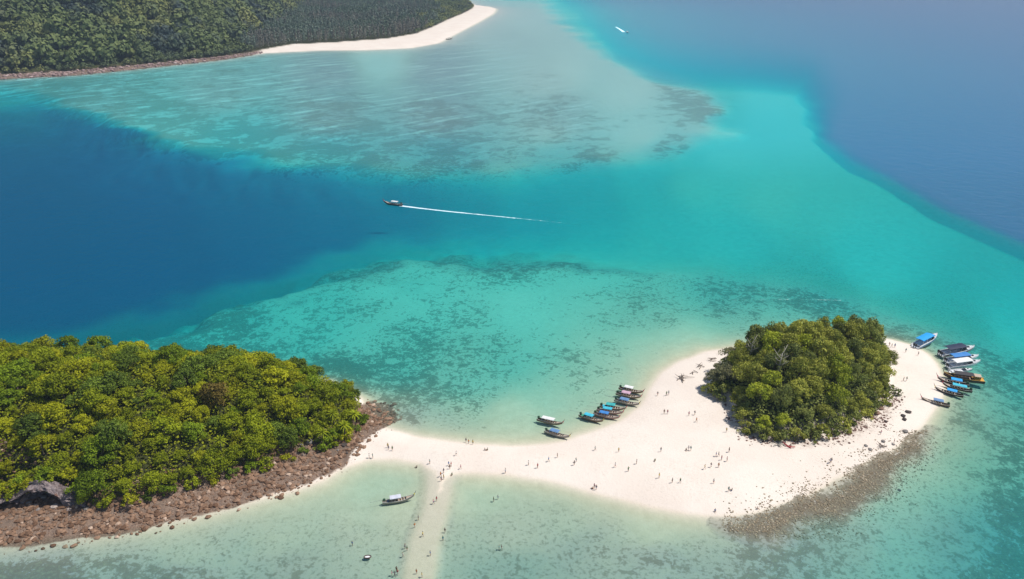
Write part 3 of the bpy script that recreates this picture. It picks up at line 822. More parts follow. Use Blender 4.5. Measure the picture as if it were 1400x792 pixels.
far_wood('casuarina_wood', Pc[casu], 'c', 'casu', 'grey-green wood of slender casuarinas behind the far white beach', 'forest', .85, 1.2, 4)
rest = (hb < 4) & ~casu
if rest.any(): far_wood('point_wood', Pc[rest], 'b', 'forest', 'dark green wood on the low far point', 'forest', .8, 1.1, 6)
print('far', len(Pb), casu.sum(), rest.sum())
FM = {}
for k in 'bc':
    FM[k] = []
    for V_, a in FARV[k]:
        FM[k].append(mesh_np('crown', V_, np.arange(len(V_)).reshape(-1, 4), M['forest' if k == 'b' else 'leaf_casuarina'], dict(leaf=a, tint=np.full(len(a), .3))))
b = MB(); b.tube([(0, 0, -2), (0, 0, 4), (0, 0, 8)], [.4, .32, .15], 6); FT = b.mesh('trunk', M['bark'], True)
b = MB(); b.tube([(0, 0, -2), (0, 0, 8), (0, 0, 18)], [.3, .2, .06], 6); FTC = b.mesh('trunk', M['bark'], True)
fv = np.array(FARVEG[2:17], float)
seg = 0
for i in range(len(fv) - 1):
    a = fv[i]; c = fv[i + 1]
    (ax, ay), (bx, by) = [tuple(map(float, p2g(*q_))) for q_ in (a, c)]
    L = math.hypot(bx - ax, by - ay); n = max(1, int(L / 9.0))
    for j in range(n):
        for row in range(2):
            f = (j + random.uniform(.1, .9)) / n; x = ax + (bx - ax) * f; y = ay + (by - ay) * f
            nx, ny = -(by - ay) / L, (bx - ax) / L
            o_ = random.uniform(1, 5) + row * 7; x += nx * o_; y += ny * o_
            pxx = float(w2p(x, y)[0])
            k = 'c' if 352 + random.uniform(-12, 20) < pxx < 580 + random.uniform(-25, 12) else 'b'
            if k == 'b' and row == 1: continue
            z = gz(x, y)
            t = empty('casuarina_tree' if k == 'c' else 'shore_tree', (x, y, z), random.uniform(0, 6.28), random.uniform(.75, 1.1) * (1 if k == 'c' else .9))
            obj('trunk', FTC if k == 'c' else FT, t); obj('crown', FM[k][random.randrange(5)], t)
            if k == 'c': tag(t, 'slender grey-green casuarina in the front rows behind the far white beach', 'tree', 'casuarinas behind the far beach')
            elif pxx < 400: tag(t, 'dark green tree overhanging the pinkish rocky shore below the far hill', 'tree', 'trees along the far rocky shore')
            else: tag(t, 'dark green tree at the edge of the far beach near its point', 'tree', 'trees by the far point')
            seg += 1
print('far shore trees', seg)

# ------------------------------------------------------------------ boats
for nm, c, r in [('hull_brown', (.235, .155, .105), .55), ('hull_grey', (.36, .32, .28), .55), ('hull_dark', (.085, .055, .045), .5), ('hull_pink', (.42, .25, .22), .55),
                 ('wood_deck', (.38, .27, .19), .7), ('wood_pale', (.52, .42, .32), .7), ('canvas_white', (.80, .80, .79), .7), ('canvas_blue', (.055, .24, .60), .65),
                 ('canvas_cyan', (.06, .50, .66), .65), ('canvas_teal', (.05, .42, .42), .65), ('canvas_green', (.06, .34, .20), .7), ('canvas_pink', (.62, .40, .50), .7), ('canvas_grey', (.62, .64, .72), .65),
                 ('canvas_navy', (.025, .035, .075), .6), ('canvas_azure', (.02, .36, .82), .6), ('canvas_steel', (.14, .27, .48), .65), ('boat_white', (.82, .83, .84), .25), ('boat_grey', (.45, .47, .50), .35),
                 ('engine_black', (.02, .022, .025), .35), ('engine_green', (.05, .12, .07), .5), ('steel', (.32, .31, .30), .4), ('glass_dark', (.015, .02, .03), .08), ('seat_blue', (.07, .14, .33), .5),
                 ('rail_white', (.78, .76, .72), .5), ('rail_red', (.45, .05, .06), .5), ('paint_yellow', (.68, .38, .07), .5), ('roof_dark', (.055, .05, .055), .7), ('stripe_red', (.40, .05, .10), .35), ('stripe_blue', (.04, .14, .42), .35),
                 ('ribbon_red', (.65, .05, .10), .8), ('ribbon_yellow', (.80, .60, .06), .8), ('kayak_yellow', (.75, .62, .12), .4)]:
    M[nm] = simple(nm, c, r, .14, 1.3)

def lt_station(t, L=10.0):
    x = -L / 2 + L * t
    if t > .42: b = .90 * (1 - ((t - .42) / .58) ** 2.3) + .03
    else: b = .90 * (1 - .40 * ((.42 - t) / .42) ** 2)
    sh = .66 + .95 * max(0, (t - .5) / .5) ** 2.2 + .28 * max(0, (.3 - t) / .3) ** 1.6
    k = -.30 + 1.15 * max(0, (t - .62) / .38) ** 2.4
    return x, b, sh, k

def shell(station, ts, th=.055, floor=.28):
    rings = []
    for t in ts:
        x, b, s, k = station(t)
        o = [(x, -b, s), (x, -b * .93, k + (s - k) * .5), (x, -b * .62, k + (s - k) * .13), (x, 0, k), (x, b * .62, k + (s - k) * .13), (x, b * .93, k + (s - k) * .5), (x, b, s)]
        bi = max(b - th, .008); kk = min(k + floor, s - .05)
        i = [(x, bi, s - .004), (x, bi * .93, kk + (s - kk) * .5), (x, bi * .72, kk), (x, 0, kk), (x, -bi * .72, kk), (x, -bi * .93, kk + (s - kk) * .5), (x, -bi, s - .004)]
        rings.append(o + i)
    m = MB(); m.loft(rings); return m

TS = [i / 16 for i in range(17)]
LT = {}
LT['hull'] = shell(lt_station, TS).mesh('hull', M['hull_brown'])
m = MB()
for sg in (-1, 1):
    m.tube([(lt_station(t)[0], sg * (lt_station(t)[1] + .01), lt_station(t)[2] + .02) for t in TS], .045, 5)
LT['gunwale'] = m.mesh('gunwale', M['rail_white'])
m = MB()
for t0 in np.arange(.10, .80, .05):
    x, b, s_, k = lt_station(t0); m.box(x - .21, x + .21, -b * .66, b * .66, k + .30, k + .34)
LT['floor'] = m.mesh('floor', M['wood_deck'])
m = MB()
rings = []
for t0 in np.linspace(.76, .985, 6):
    x, b, s_, k = lt_station(t0); bb = max(b - .06, .02); rings.append([(x, -bb, s_ - .10), (x, 0, s_ - .04), (x, bb, s_ - .10), (x, 0, s_ - .14)])
m.loft(rings); LT['foredeck'] = m.mesh('foredeck', M['wood_pale'])
def thw(t0):
    x, b, s_, k = lt_station(t0); q_ = MB(); q_.box(x - .15, x + .15, -b * .9, b * .9, s_ - .24, s_ - .19); return q_.mesh('thwart', M['wood_pale'])
LT['thwarts'] = [thw(t0) for t0 in (.30, .40, .50, .60, .69)]
m = MB(); m.tube([(4.75, 0, 1.15), (5.15, 0, 1.75), (5.6, 0, 2.35), (5.85, 0, 2.95)], [.13, .11, .085, .05], 7); LT['prow_post'] = m.mesh('prow_post', M['hull_dark'], True)
m = MB(); m.tube([(5.10, 0, 1.70), (5.32, 0, 2.0)], [.17, .16], 8); m.tube([(5.2, .12, 1.75), (5.25, .2, 1.2), (5.2, .16, .8)], [.07, .06, .02], 5); LT['ribbon'] = m.mesh('prow_ribbon', M['ribbon_red'], True)
def roof(x0, x1, w, z, arch, th=.05, name='canopy'):
    q_ = MB(); rings = []
    for x in np.linspace(x0, x1, 7):
        sag = .035 * math.sin((x - x0) * 3.1)
        top = [(x, w * c, z + arch * (1 - c * c) + sag) for c in np.linspace(-1, 1, 7)]
        rings.append(top + [(a, b_, c - th) for a, b_, c in top[::-1]])
    q_.loft(rings)
    for sg in (-1, 1): q_.box(x0, x1, sg * w - .015, sg * w + .015, z - .20, z - .02)
    return q_.mesh(name, M['canvas_white'])
LT['canopy'] = roof(-2.55, .95, .95, 1.95, .16)
LT['canopy_long'] = roof(-2.9, 1.9, .95, 1.95, .14)
def post(h): q_ = MB(); q_.tube([(0, 0, 0), (0, 0, h)], .03, 5); return q_.mesh('canopy_post', M['wood_pale'])
LT['post'] = post(1.45)
m = MB(); m.box(-.42, .42, -.24, .24, -.06, .42); m.box(-.25, .2, -.17, .17, .42, .62); m.tube([(.3, .2, .1), (.3, .2, .75)], .05, 6); m.tube([(0, 0, -.5), (0, 0, 0)], .09, 6); m.tube([(.42, 0, .2), (1.25, .1, .5)], .025, 5)
LT['engine'] = m.mesh('engine', M['engine_green'], False, .03)
m = MB(); m.tube([(-.4, 0, .1), (-2.2, 0, .18), (-4.3, 0, .05)], [.05, .035, .03], 6); LT['shaft'] = m.mesh('propeller_shaft', M['steel'])
m = MB()
for k in range(2): m.box(-4.36, -4.30, -.03 + 0, .03, -.17 + .17 * k + .05, .0 + .17 * k + .05)
LT['prop'] = m.mesh('propeller', M['steel'])
m = MB(); m.box(-.5, .5, -.62, .62, 0, .32); LT['tarp'] = m.mesh('tarpaulin', M['canvas_green'], False, .08)
m = MB(); m.tube([(0, 0, 0), (0, 0, .32)], .16, 8); LT['drum'] = m.mesh('fuel_can', M['canvas_blue'])

def heading(st, bw, z=0.0):
    (sx, sy), (bx, by) = [tuple(map(float, p2g(*p, z))) for p in (st, bw)]
    return (sx + bx) / 2, (sy + by) / 2, math.atan2(by - sy, bx - sx), math.hypot(bx - sx, by - sy)

def longtail(st, bw, label, hullm='hull_brown', roofm='canvas_white', rail='rail_white', long=False, rib='ribbon_red', tarp=None, length=None, z=None, group=None, dirty=None):
    x, y, a, L = heading(st, bw)
    L = length or min(max(L, 8.6), 11.5); s = L / 10.0
    if z is None:
        z = max(0.0, gz(x, y) + .30) * 0 + max(.02, gz(x + math.cos(a) * L * .3, y + math.sin(a) * L * .3) + .22) * .8
        z = min(z, .5)
    t = empty('longtail_boat', (x, y, z), a, (s, s * .98, s))
    t.rotation_euler = (random.uniform(-.05, .05), -.03, a)
    h = obj('hull', LT['hull'], t, mat=M[hullm])
    obj('gunwale', LT['gunwale'], h, mat=M[rail]); obj('floor', LT['floor'], h); obj('foredeck', LT['foredeck'], h)
    for w in LT['thwarts']: obj('thwart', w, t)
    p = obj('prow_post', LT['prow_post'], t, mat=M[hullm] if hullm != 'hull_grey' else M['hull_dark']); obj('prow_ribbon', LT['ribbon'], p, mat=M[rib])
    if roofm:
        c = obj('canopy', LT['canopy_long' if long else 'canopy'], t, mat=M[roofm])
        for xx in ((-2.5, -.8, .85) if not long else (-2.8, -.4, 1.8)):
            for sg in (-1, 1): obj('canopy_post', LT['post'], t, (xx, sg * .86, .5))
    e = obj('engine', LT['engine'], t, (-4.35, 0, 1.25)); sh = obj('propeller_shaft', LT['shaft'], e); obj('propeller', LT['prop'], e)
    if tarp: obj('tarpaulin', LT['tarp'], t, (-3.45, 0, .62), mat=M[tarp])
    obj('fuel_can', LT['drum'], t, (-3.2, .35, .15))
    return tag(t, label, 'boat', group or 'longtail boats')

longtail((734.3, 574), (769, 583), 'brown longtail boat with a long white canopy, moored beyond the beached ones', 'hull_brown', 'canvas_white', long=True)
longtail((747.1, 591), (776, 600.5), 'grey-brown longtail boat with a steel-blue canopy nosed onto the narrow part of the spit', 'hull_grey', 'canvas_steel', rib='ribbon_yellow')
longtail((792, 568.5), (824, 579.5), 'longtail boat with a light cyan canopy and a green tarpaulin over its stern', 'hull_brown', 'canvas_cyan', tarp='canvas_green', rib='ribbon_yellow')
longtail((812.9, 566.5), (845.0, 574.5), 'longtail boat with a royal-blue canopy, next to the one with the green tarpaulin', 'hull_pink', 'canvas_blue')
longtail((816.5, 561.2), (850.5, 568.0), 'longtail boat with a cyan canopy, in the middle of a tight row of three', 'hull_pink', 'canvas_cyan')
longtail((820.5, 556), (855, 562), 'longtail boat with a teal canopy and cyan tarpaulin, outermost of a tight row of three', 'hull_brown', 'canvas_teal', tarp='canvas_cyan')
longtail((847, 531.5), (878.0, 539.5), 'longtail boat with a short white canopy, outermost of three beached where the islet beach widens', 'hull_brown', 'canvas_white')
longtail((842.5, 538.8), (875.5, 546.5), 'longtail boat with a pale pink canopy between two others on the islet beach', 'hull_brown', 'canvas_pink')
longtail((841.4, 548), (872, 556), 'grey longtail boat with a slate-blue canopy beside the pink-roofed one', 'hull_grey', 'canvas_steel', rib='ribbon_yellow')
longtail((523.5, 688.5), (565.5, 682.5), 'grey longtail boat with a pale grey canopy moored alone beside the sand bar', 'hull_grey', 'canvas_grey', z=.05, rib='ribbon_yellow')
longtail((1324.5, 528.5), (1281, 521.0), 'dark longtail boat with a bright blue canopy lying beside the yellow tour boat', 'hull_dark', 'canvas_azure', z=.08)
longtail((1329, 536.5), (1288, 528.5), 'dark longtail boat with a cyan canopy, between two blue-roofed longtails', 'hull_dark', 'canvas_cyan', z=.08, long=True)
longtail((1316.8, 543), (1277.5, 534.0), 'dark longtail boat with a light blue canopy and a sharply raised prow', 'hull_dark', 'canvas_azure', z=.08, rib='ribbon_yellow')
longtail((1297.1, 555.7), (1260, 548.5), 'small brown longtail boat with a dull blue canopy lying apart by the two dark boulders', 'hull_brown', 'canvas_steel', z=.08)
longtail((548, 281.4), (527.5, 279.6), 'longtail boat with a white canopy speeding across the blue channel', 'hull_dark', 'canvas_white', length=11.5, z=.12, group='boats under way')
longtail((608, 54.5), (620, 53.5), 'tiny dark longtail boat lying off the far white beach', 'hull_dark', 'canvas_navy', length=11.5, z=.05)

# speedboats
def sp_station(t, L=11.0):
    x = -L / 2 + L * t
    b = 1.35 * (1 - max(0, (t - .38) / .62) ** 2.6) * (.93 + .07 * min(1, t / .3)) + .03
    sh = .95 + .38 * t ** 2
    k = -.40 + 1.05 * max(0, (t - .62) / .38) ** 2.2
    return x, b, sh, k
SPB = {}
SPB['hull'] = shell(sp_station, TS, .12, .62).mesh('hull', M['boat_white'])
m = MB()
for sg in (-1, 1):
    rings = []
    for t in TS[:-1]:
        x, b, s_, k = sp_station(t); z0 = k + (s_ - k) * .56; z1 = k + (s_ - k) * .80
        rings.append([(x, sg * (b * .945 + .012), z0), (x, sg * (b * .975 + .014), z1), (x, sg * (b * .975 - .03), z1), (x, sg * (b * .945 - .03), z0)])
    m.loft(rings)
SPB['stripe'] = m.mesh('hull_stripe', M['stripe_blue'])
m = MB(); rings = []
for t0 in np.linspace(.70, .99, 8):
    x, b, s_, k = sp_station(t0); bb = max(b - .05, .02); rings.append([(x, -bb, s_ - .02), (x, -bb * .5, s_ + .08), (x, 0, s_ + .11), (x, bb * .5, s_ + .08), (x, bb, s_ - .02), (x, 0, s_ - .08)])
m.loft(rings); SPB['foredeck'] = m.mesh('foredeck', M['boat_white'], True)
m = MB(); m.box(3.0, 3.7, -.34, .34, 1.30, 1.36); SPB['hatch'] = m.mesh('deck_hatch', M['glass_dark'])
m = MB(); m.loft([[(2.15, -1.12, 1.15), (2.15, 1.12, 1.15), (2.22, 1.12, 1.15), (2.22, -1.12, 1.15)], [(1.55, -1.05, 1.85), (1.55, 1.05, 1.85), (1.60, 1.05, 1.85), (1.60, -1.05, 1.85)]]); SPB['windscreen'] = m.mesh('windscreen', M['glass_dark'])
m = MB()
m.box(-.65, .65, -1.02, 1.02, .30, .62)
SPB['bench'] = m.mesh('seat_bench', M['seat_blue'], False, .05)
SPB['canopy'] = roof(-3.9, 1.85, 1.18, 2.2, .14, .09)
SPB['post'] = (lambda q_: (q_.tube([(0, 0, 0), (0, 0, 1.28)], .035, 6), q_.mesh('canopy_post', M['boat_white']))[1])(MB())
m = MB(); rings = []
for z_, sx_, sy_ in [(0, .20, .16), (.18, .30, .21), (.55, .34, .23), (.72, .26, .18), (.78, .1, .08)]:
    rings.append([(sx_ * math.cos(a_) - .05, sy_ * math.sin(a_), z_) for a_ in np.linspace(0, 2 * math.pi, 9)[:-1]])
m.loft(rings); m.box(-.10, .10, -.07, .07, -.85, .05); m.box(-.35, .2, -.03, .03, -.62, -.58); SPB['outboard'] = m.mesh('outboard_motor', M['engine_black'], True)
m = MB()
for sg in (-1, 1): m.tube([(sp_station(t)[0], sg * max(.02, sp_station(t)[1] - .14), sp_station(t)[2] + .42) for t in (.72, .80, .88, .95, .985)], .025, 5)
SPB['rail'] = m.mesh('bow_rail', M['steel'])
m = MB(); m.box(-5.95, -5.42, -1.05, 1.05, .28, .36); SPB['platform'] = m.mesh('swim_platform', M['boat_grey'])
def speedboat(st, bw, label, roofm, stripe, engines=2, z=.08, length=None, canopy=True, seat='boat_white', group='speedboats moored off the islet beach'):
    x, y, a, L = heading(st, bw); L = length or min(max(L, 7), 15.5); s = L / 11.4
    t = empty('speedboat', (x, y, z), a, (s, s, s)); t.rotation_euler = (random.uniform(-.03, .03), -.015, a)
    h = obj('hull', SPB['hull'], t); obj('hull_stripe', SPB['stripe'], h, mat=M[stripe]); obj('swim_platform', SPB['platform'], h)
    d = obj('foredeck', SPB['foredeck'], t); obj('deck_hatch', SPB['hatch'], d, (0, 0, .02)); obj('bow_rail', SPB['rail'], d)
    obj('windscreen', SPB['windscreen'], t)
    for xx in (-3.6, -2.2, -.8, .6): obj('seat_bench', SPB['bench'], t, (xx, 0, .05), mat=M[seat])
    if canopy:
        obj('canopy', SPB['canopy'], t, mat=M[roofm])
        for xx in (-3.7, -1.8, .1, 1.7):
            for sg in (-1, 1): obj('canopy_post', SPB['post'], t, (xx, sg * 1.12, .92))
    for k in range(engines):
        obj('outboard_motor', SPB['outboard'], t, (-5.85, (k - (engines - 1) / 2) * .62, .85))
    return tag(t, label, 'speedboat', group)
speedboat((1250.4, 476.5), (1281.0, 461.5), 'white speedboat with a bright azure canopy, set apart beyond the dark-roofed one', 'canvas_azure', 'stripe_blue')
speedboat((1279, 487.5), (1337.3, 478.0), 'big white speedboat with a navy canopy and a red stripe along its hull', 'canvas_navy', 'stripe_red', 3)
speedboat((1289, 496.0), (1341, 490.4), 'white speedboat with a blue canopy between the navy-roofed and the white-roofed one', 'canvas_blue', 'boat_white', length=13.6)
speedboat((1293, 503.5), (1342, 497.5), 'all-white speedboat with a white canopy beside the small open one', 'canvas_white', 'boat_white', length=13.6)
speedboat((1296, 510.3), (1330, 507.6), 'small white open speedboat without a canopy beside the yellow tour boat', None, 'boat_grey', 1, length=9.0, canopy=False)
speedboat((852, 43.2), (864, 47.5), 'small white speedboat far off trailing foam on the pale blue sea', 'canvas_white', 'stripe_blue', length=12.5, group='boats under way', z=.15)

# wooden tour boat
def tour_boat(st, bw, label):
    x, y, a, L = heading(st, bw); L = 13.0; s = 1.0
    def stn(t):
        xx = -6.5 + 13 * t
        b = 1.5 * (1 - max(0, (t - .45) / .55) ** 2.2) + .05; b *= (.86 + .14 * min(1, t / .3))
        return xx, b, 1.0 + 1.0 * max(0, (t - .55) / .45) ** 2, -.5 + 1.3 * max(0, (t - .65) / .35) ** 2.2
    t = empty('tour_boat', (x, y, .05), a)
    h = obj('hull', shell(stn, TS, .09, .8).mesh('hull', M['hull_dark']), t)
    m = MB()
    for sg in (-1, 1): m.tube([(stn(u_)[0], sg * stn(u_)[1], stn(u_)[2] + .03) for u_ in TS], .07, 5)
    obj('gunwale', m.mesh('gunwale', M['paint_yellow']), h)
    m = MB()
    for u_ in np.arange(.03, .30, .028):
        xx, b, s_, k = stn(u_); m.box(xx - .165, xx + .165, -b * .92, b * .92, .86, .92)
    obj('stern_deck', m.mesh('stern_deck', M['paint_yellow']), t)
    m = MB(); m.box(-5.0, -3.2, -1.0, 1.0, .93, 2.2); cb = obj('wheelhouse', m.mesh('wheelhouse', M['paint_yellow'], False, .04), t)
    m = MB(); m.box(-5.2, -3.0, -1.15, 1.15, 2.24, 2.34); obj('wheelhouse_roof', m.mesh('wheelhouse_roof', M['wood_pale'], False, .02), cb)
    for xx in (-4.75, -4.1, -3.5):
        for sg in (-1, 1):
            m = MB(); m.box(xx - .2, xx + .2, sg * 1.0 - .02, sg * 1.0 + .02, 1.5, 2.0); obj('window', m.mesh('window', M['glass_dark']), cb)
    obj('canopy', roof(-2.8, 3.3, 1.35, 2.45, .2), t, mat=M['roof_dark'])
    for xx in (-2.6, -.6, 1.4, 3.1):
        for sg in (-1, 1):
            q_ = MB(); q_.tube([(0, 0, 0), (0, 0, 1.62)], .05, 6); obj('canopy_post', q_.mesh('canopy_post', M['hull_brown']), t, (xx, sg * 1.2, .85))
    for xx in (-2, -.8, .4, 1.6, 2.8):
        q_ = MB(); q_.box(xx - .2, xx + .2, -1.1, 1.1, .62, .70); obj('bench', q_.mesh('bench', M['wood_deck']), t)
    q_ = MB(); q_.tube([(6.2, 0, 1.6), (6.6, 0, 2.2), (6.9, 0, 3.0)], [.16, .13, .07], 7); obj('prow_post', q_.mesh('prow_post', M['hull_dark'], True), t)
    tag(t, label, 'boat')
tour_boat((1341.0, 522.5), (1293, 516.0), 'wooden tour boat with a dark roof and a yellow stern deck and wheelhouse')

# small oval raft
x, y = map(float, p2g(502.5, 762)); t = empty('raft', (x, y, .05), .1)
m = MB(); m.tube([(.85 * math.cos(a_), .5 * math.sin(a_), .1) for a_ in np.linspace(0, 2 * math.pi, 25)], .15, 8); obj('rim', m.mesh('rim', M['hull_dark'], True), t)
m = MB(); m.loft([[(.8 * math.cos(a_), .46 * math.sin(a_), z_) for a_ in np.linspace(0, 2 * math.pi, 21)[:-1]] for z_ in (.04, .09)]); obj('floor', m.mesh('floor', M['boat_white']), t)
tag(t, 'small oval raft with a dark rim and pale floor floating in the shallows', 'raft')

# ------------------------------------------------------------------ foam wakes
def mat_foam():
    t = NT('foam')
    a = t.attr('foam').outputs['Fac']; n = t.noise(.55, 5, .75, t.pos()); n2 = t.noise(.12, 2, .6, t.pos())
    al = t.ss(.42, .62, t.math('ADD', t.math('MULTIPLY', a, .62), t.math('MULTIPLY', t.math('ADD', n, t.math('MULTIPLY', n2, .5)), .40)))
    d = t.n('ShaderNodeBsdfDiffuse'); d.inputs[0].default_value = (.86, .90, .92, 1); tr = t.n('ShaderNodeBsdfTransparent'); mx = t.n('ShaderNodeAddShader')
    t.put(d.inputs[0], t.mix(al, (0, 0, 0), (.72, .74, .74))); t.t.links.new(tr.outputs[0], mx.inputs[0]); t.t.links.new(d.outputs[0], mx.inputs[1]); return t.end(mx.outputs[0])
M['foam'] = mat_foam()
def wake(pts, w0, w1, label, a0=1.0, a1=.35):
    P = np.array([p2g(*p) for p in pts]); seg_ = np.linspace(0, len(P) - 1, 90)
    X = np.interp(seg_, range(len(P)), P[:, 0]); Y = np.interp(seg_, range(len(P)), P[:, 1])
    dx = np.gradient(X); dy = np.gradient(Y); l = np.hypot(dx, dy); nx, ny = -dy / l, dx / l
    V_ = []; A = []
    C9 = np.linspace(-1, 1, 9)
    for i in range(90):
        f = i / 89; w = (w0 + (w1 - w0) * f) * (1 + .25 * math.sin(i * .9) * f)
        for c in C9:
            V_.append((X[i] + nx[i] * w * c, Y[i] + ny[i] * w * c, .045 * (1 - c * c) + .012)); A.append((1 - abs(c)) ** .6 * (a0 + (a1 - a0) * f))
    Fq = [[i * 9 + j, i * 9 + j + 1, (i + 1) * 9 + j + 1, (i + 1) * 9 + j] for i in range(89) for j in range(8)]
    o = obj('boat_wake', mesh_np('boat_wake', V_, Fq, M['foam'], dict(foam=A), True)); tag(o, label, 'wake')
wake([(547, 281.5), (575, 285), (610, 289), (660, 294), (710, 299), (750, 303), (795, 308)], 1.25, .8, 'long white foam wake behind the longtail boat in the blue channel', .9, .16)
wake([(853, 44), (848, 40.5), (842, 37)], 3.2, 2.0, 'short white foam wake behind the far-off speedboat', 1.1, .7)
wake([(1150, 411), (1100, 409.5), (1050, 409.5), (985, 411)], .8, .6, 'faint thin foam line on the green water behind the islet grove', .28, .16)

# ------------------------------------------------------------------ rocks
for nm, c in [('rock_grey', (.30, .27, .25)), ('rock_dark', (.115, .095, .085)), ('rock_pale', (.50, .41, .36)), ('rock_red', (.30, .19, .14))]:
    t = NT(nm); P = t.objc(); n = t.noise(1.2, 6, .68, P); n2 = t.noise(4.5, 3, .6, P)
    col = t.mix(t.ss(.35, .65, n), tuple(v * .5 for v in c), c); col = t.mix(t.math('MULTIPLY', n2, .4), col, tuple(min(1, v * 1.35) for v in c))
    M[nm] = t.end(t.bsdf(col, .92, t.bump(n, .9, .25), 0, .15))
def rock_mesh(seed, sub=3, flat=.6, rough=.3):
    bm = bmesh.new(); bmesh.ops.create_icosphere(bm, subdivisions=sub, radius=1)
    r = np.random.default_rng(seed); D = r.normal(size=(7, 3)); D /= np.linalg.norm(D, axis=1, keepdims=True); c = r.uniform(.55, .95, 7)
    for v in bm.verts:
        p = np.array(v.co); k = 1.0
        for d_, cc in zip(D, c):
            q_ = p @ d_
            if q_ > cc: k = min(k, cc / q_)
        k *= 1 + rough * .3 * (fbm(np.array([p[0] * 2.2 + seed]), np.array([p[1] * 2.2 + p[2] * 1.7]), 3)[0] - .5)
        v.co = (p[0] * k, p[1] * k * .85, p[2] * k * flat)
    me = bpy.data.meshes.new('boulder'); bm.to_mesh(me); bm.free(); me.materials.append(M['rock_grey']); return me
ROCK = [rock_mesh(i) for i in range(6)]
BL = [(75, 694, 1.7, 'rock_pale', 'pale boulder lying before the mouth of the shore cave', 'pale boulders at the cave'), (94, 698, 1.4, 'rock_pale', 'pale boulder lying before the mouth of the shore cave', 'pale boulders at the cave'),
      (40, 690, 1.4, 'rock_grey', 'grey boulder in the fallen heap inside the cave mouth', 'fallen rocks in the cave mouth'), (60, 682, 1.5, 'rock_grey', 'grey boulder in the fallen heap inside the cave mouth', 'fallen rocks in the cave mouth'), (84, 684, 1.3, 'rock_grey', 'grey boulder in the fallen heap inside the cave mouth', 'fallen rocks in the cave mouth'), (52, 698, 1.1, 'rock_grey', 'grey boulder in the fallen heap inside the cave mouth', 'fallen rocks in the cave mouth'),
      (118, 697, 1.2, 'rock_grey', 'grey boulder under the trees just past the cave', None), (148, 690, 1.0, 'rock_grey', 'small pale grey rock under the low branches near the cave', None),
      (362, 641, 1.4, 'rock_pale', 'pale flat boulder on the rubble shore by a yellow-green shrub', None), (424, 612, 1.9, 'rock_grey', 'big grey boulder under the trees where the rubble shore narrows', None), (434, 608, 1.6, 'rock_pale', 'pale boulder beside the big grey one under the trees', None),
      (413, 616, 1.1, 'rock_grey', 'grey rock half hidden by leaves on the rubble shore', None), (471, 609.5, 1.7, 'rock_dark', 'dark flat boulder at the sandy end of the rubble shore', None), (474, 619, .8, 'rock_dark', 'small dark rock on sand at the end of the rubble shore', None), (462, 616, .7, 'rock_grey', 'small grey rock among rubble near the sandy end', None),
      (318, 652, .9, 'rock_grey', 'grey rock at the top of the rubble shore under shrubs', None), (305, 655, 1.0, 'rock_pale', 'pale rock at the top of the rubble shore under shrubs', None),
      (1242, 563, 1.7, 'rock_dark', 'dark flat boulder alone on the white sand near the islet boats', None), (1235, 568.5, 1.4, 'rock_dark', 'dark boulder touching another on the white sand', 'twin dark boulders on the sand'), (1236.5, 573, 1.4, 'rock_dark', 'dark boulder touching another on the white sand', 'twin dark boulders on the sand'),
      (1211, 577, .9, 'rock_dark', 'small dark rock on white sand between grove and boulders', None), (1238, 588, 1.5, 'rock_grey', 'low grey slab of rock at the edge of the coral flat', None), (1188, 563, 2.2, 'rock_red', 'reddish rock at the foot of the grove', 'reddish rocks at the foot of the grove'), (1199, 567, 2.0, 'rock_red', 'reddish rock at the foot of the grove', 'reddish rocks at the foot of the grove'), (1204, 560, 1.7, 'rock_red', 'reddish rock at the foot of the grove', 'reddish rocks at the foot of the grove'),
      (1192, 571, 1.2, 'rock_red', 'reddish rock at the foot of the grove', 'reddish rocks at the foot of the grove'), (1208, 602, 1.2, 'rock_grey', 'flat grey rock among driftwood on the sand below the grove', 'flat rocks below the grove'), (1184, 609, 1.0, 'rock_grey', 'flat grey rock among driftwood on the sand below the grove', 'flat rocks below the grove'), (1190, 613, 1.1, 'rock_grey', 'flat grey rock among driftwood on the sand below the grove', 'flat rocks below the grove'),
      (1222, 605, .9, 'rock_grey', 'flat grey rock among driftwood on the sand below the grove', 'flat rocks below the grove'), (1222, 663, 2.0, 'rock_dark', 'dark coral boulder awash beside the brown rubble flat', 'dark coral boulders in the shallows'), (1229, 666, 1.6, 'rock_dark', 'dark coral boulder awash beside the brown rubble flat', 'dark coral boulders in the shallows')]
for i, (a, b2, r_, mt, lab, grp) in enumerate(BL):
    x, y = map(float, p2g(a, b2, 1.0 if b2 < 640 or a < 200 else 0)); z = gz(x, y)
    r_ = r_ * .62
    o = obj('boulder', ROCK[i % 6], None, (x, y, max(z, -1.5) + r_ * (.22 if z > -.2 else -.35)), M[mt]); o.scale = (r_, r_, r_ * (.7 if 'flat' in lab or 'slab' in lab else 1.05)); o.rotation_euler = (random.uniform(-.2, .2), random.uniform(-.2, .2), random.uniform(0, 6.28))
    tag(o, lab, 'rock', grp)

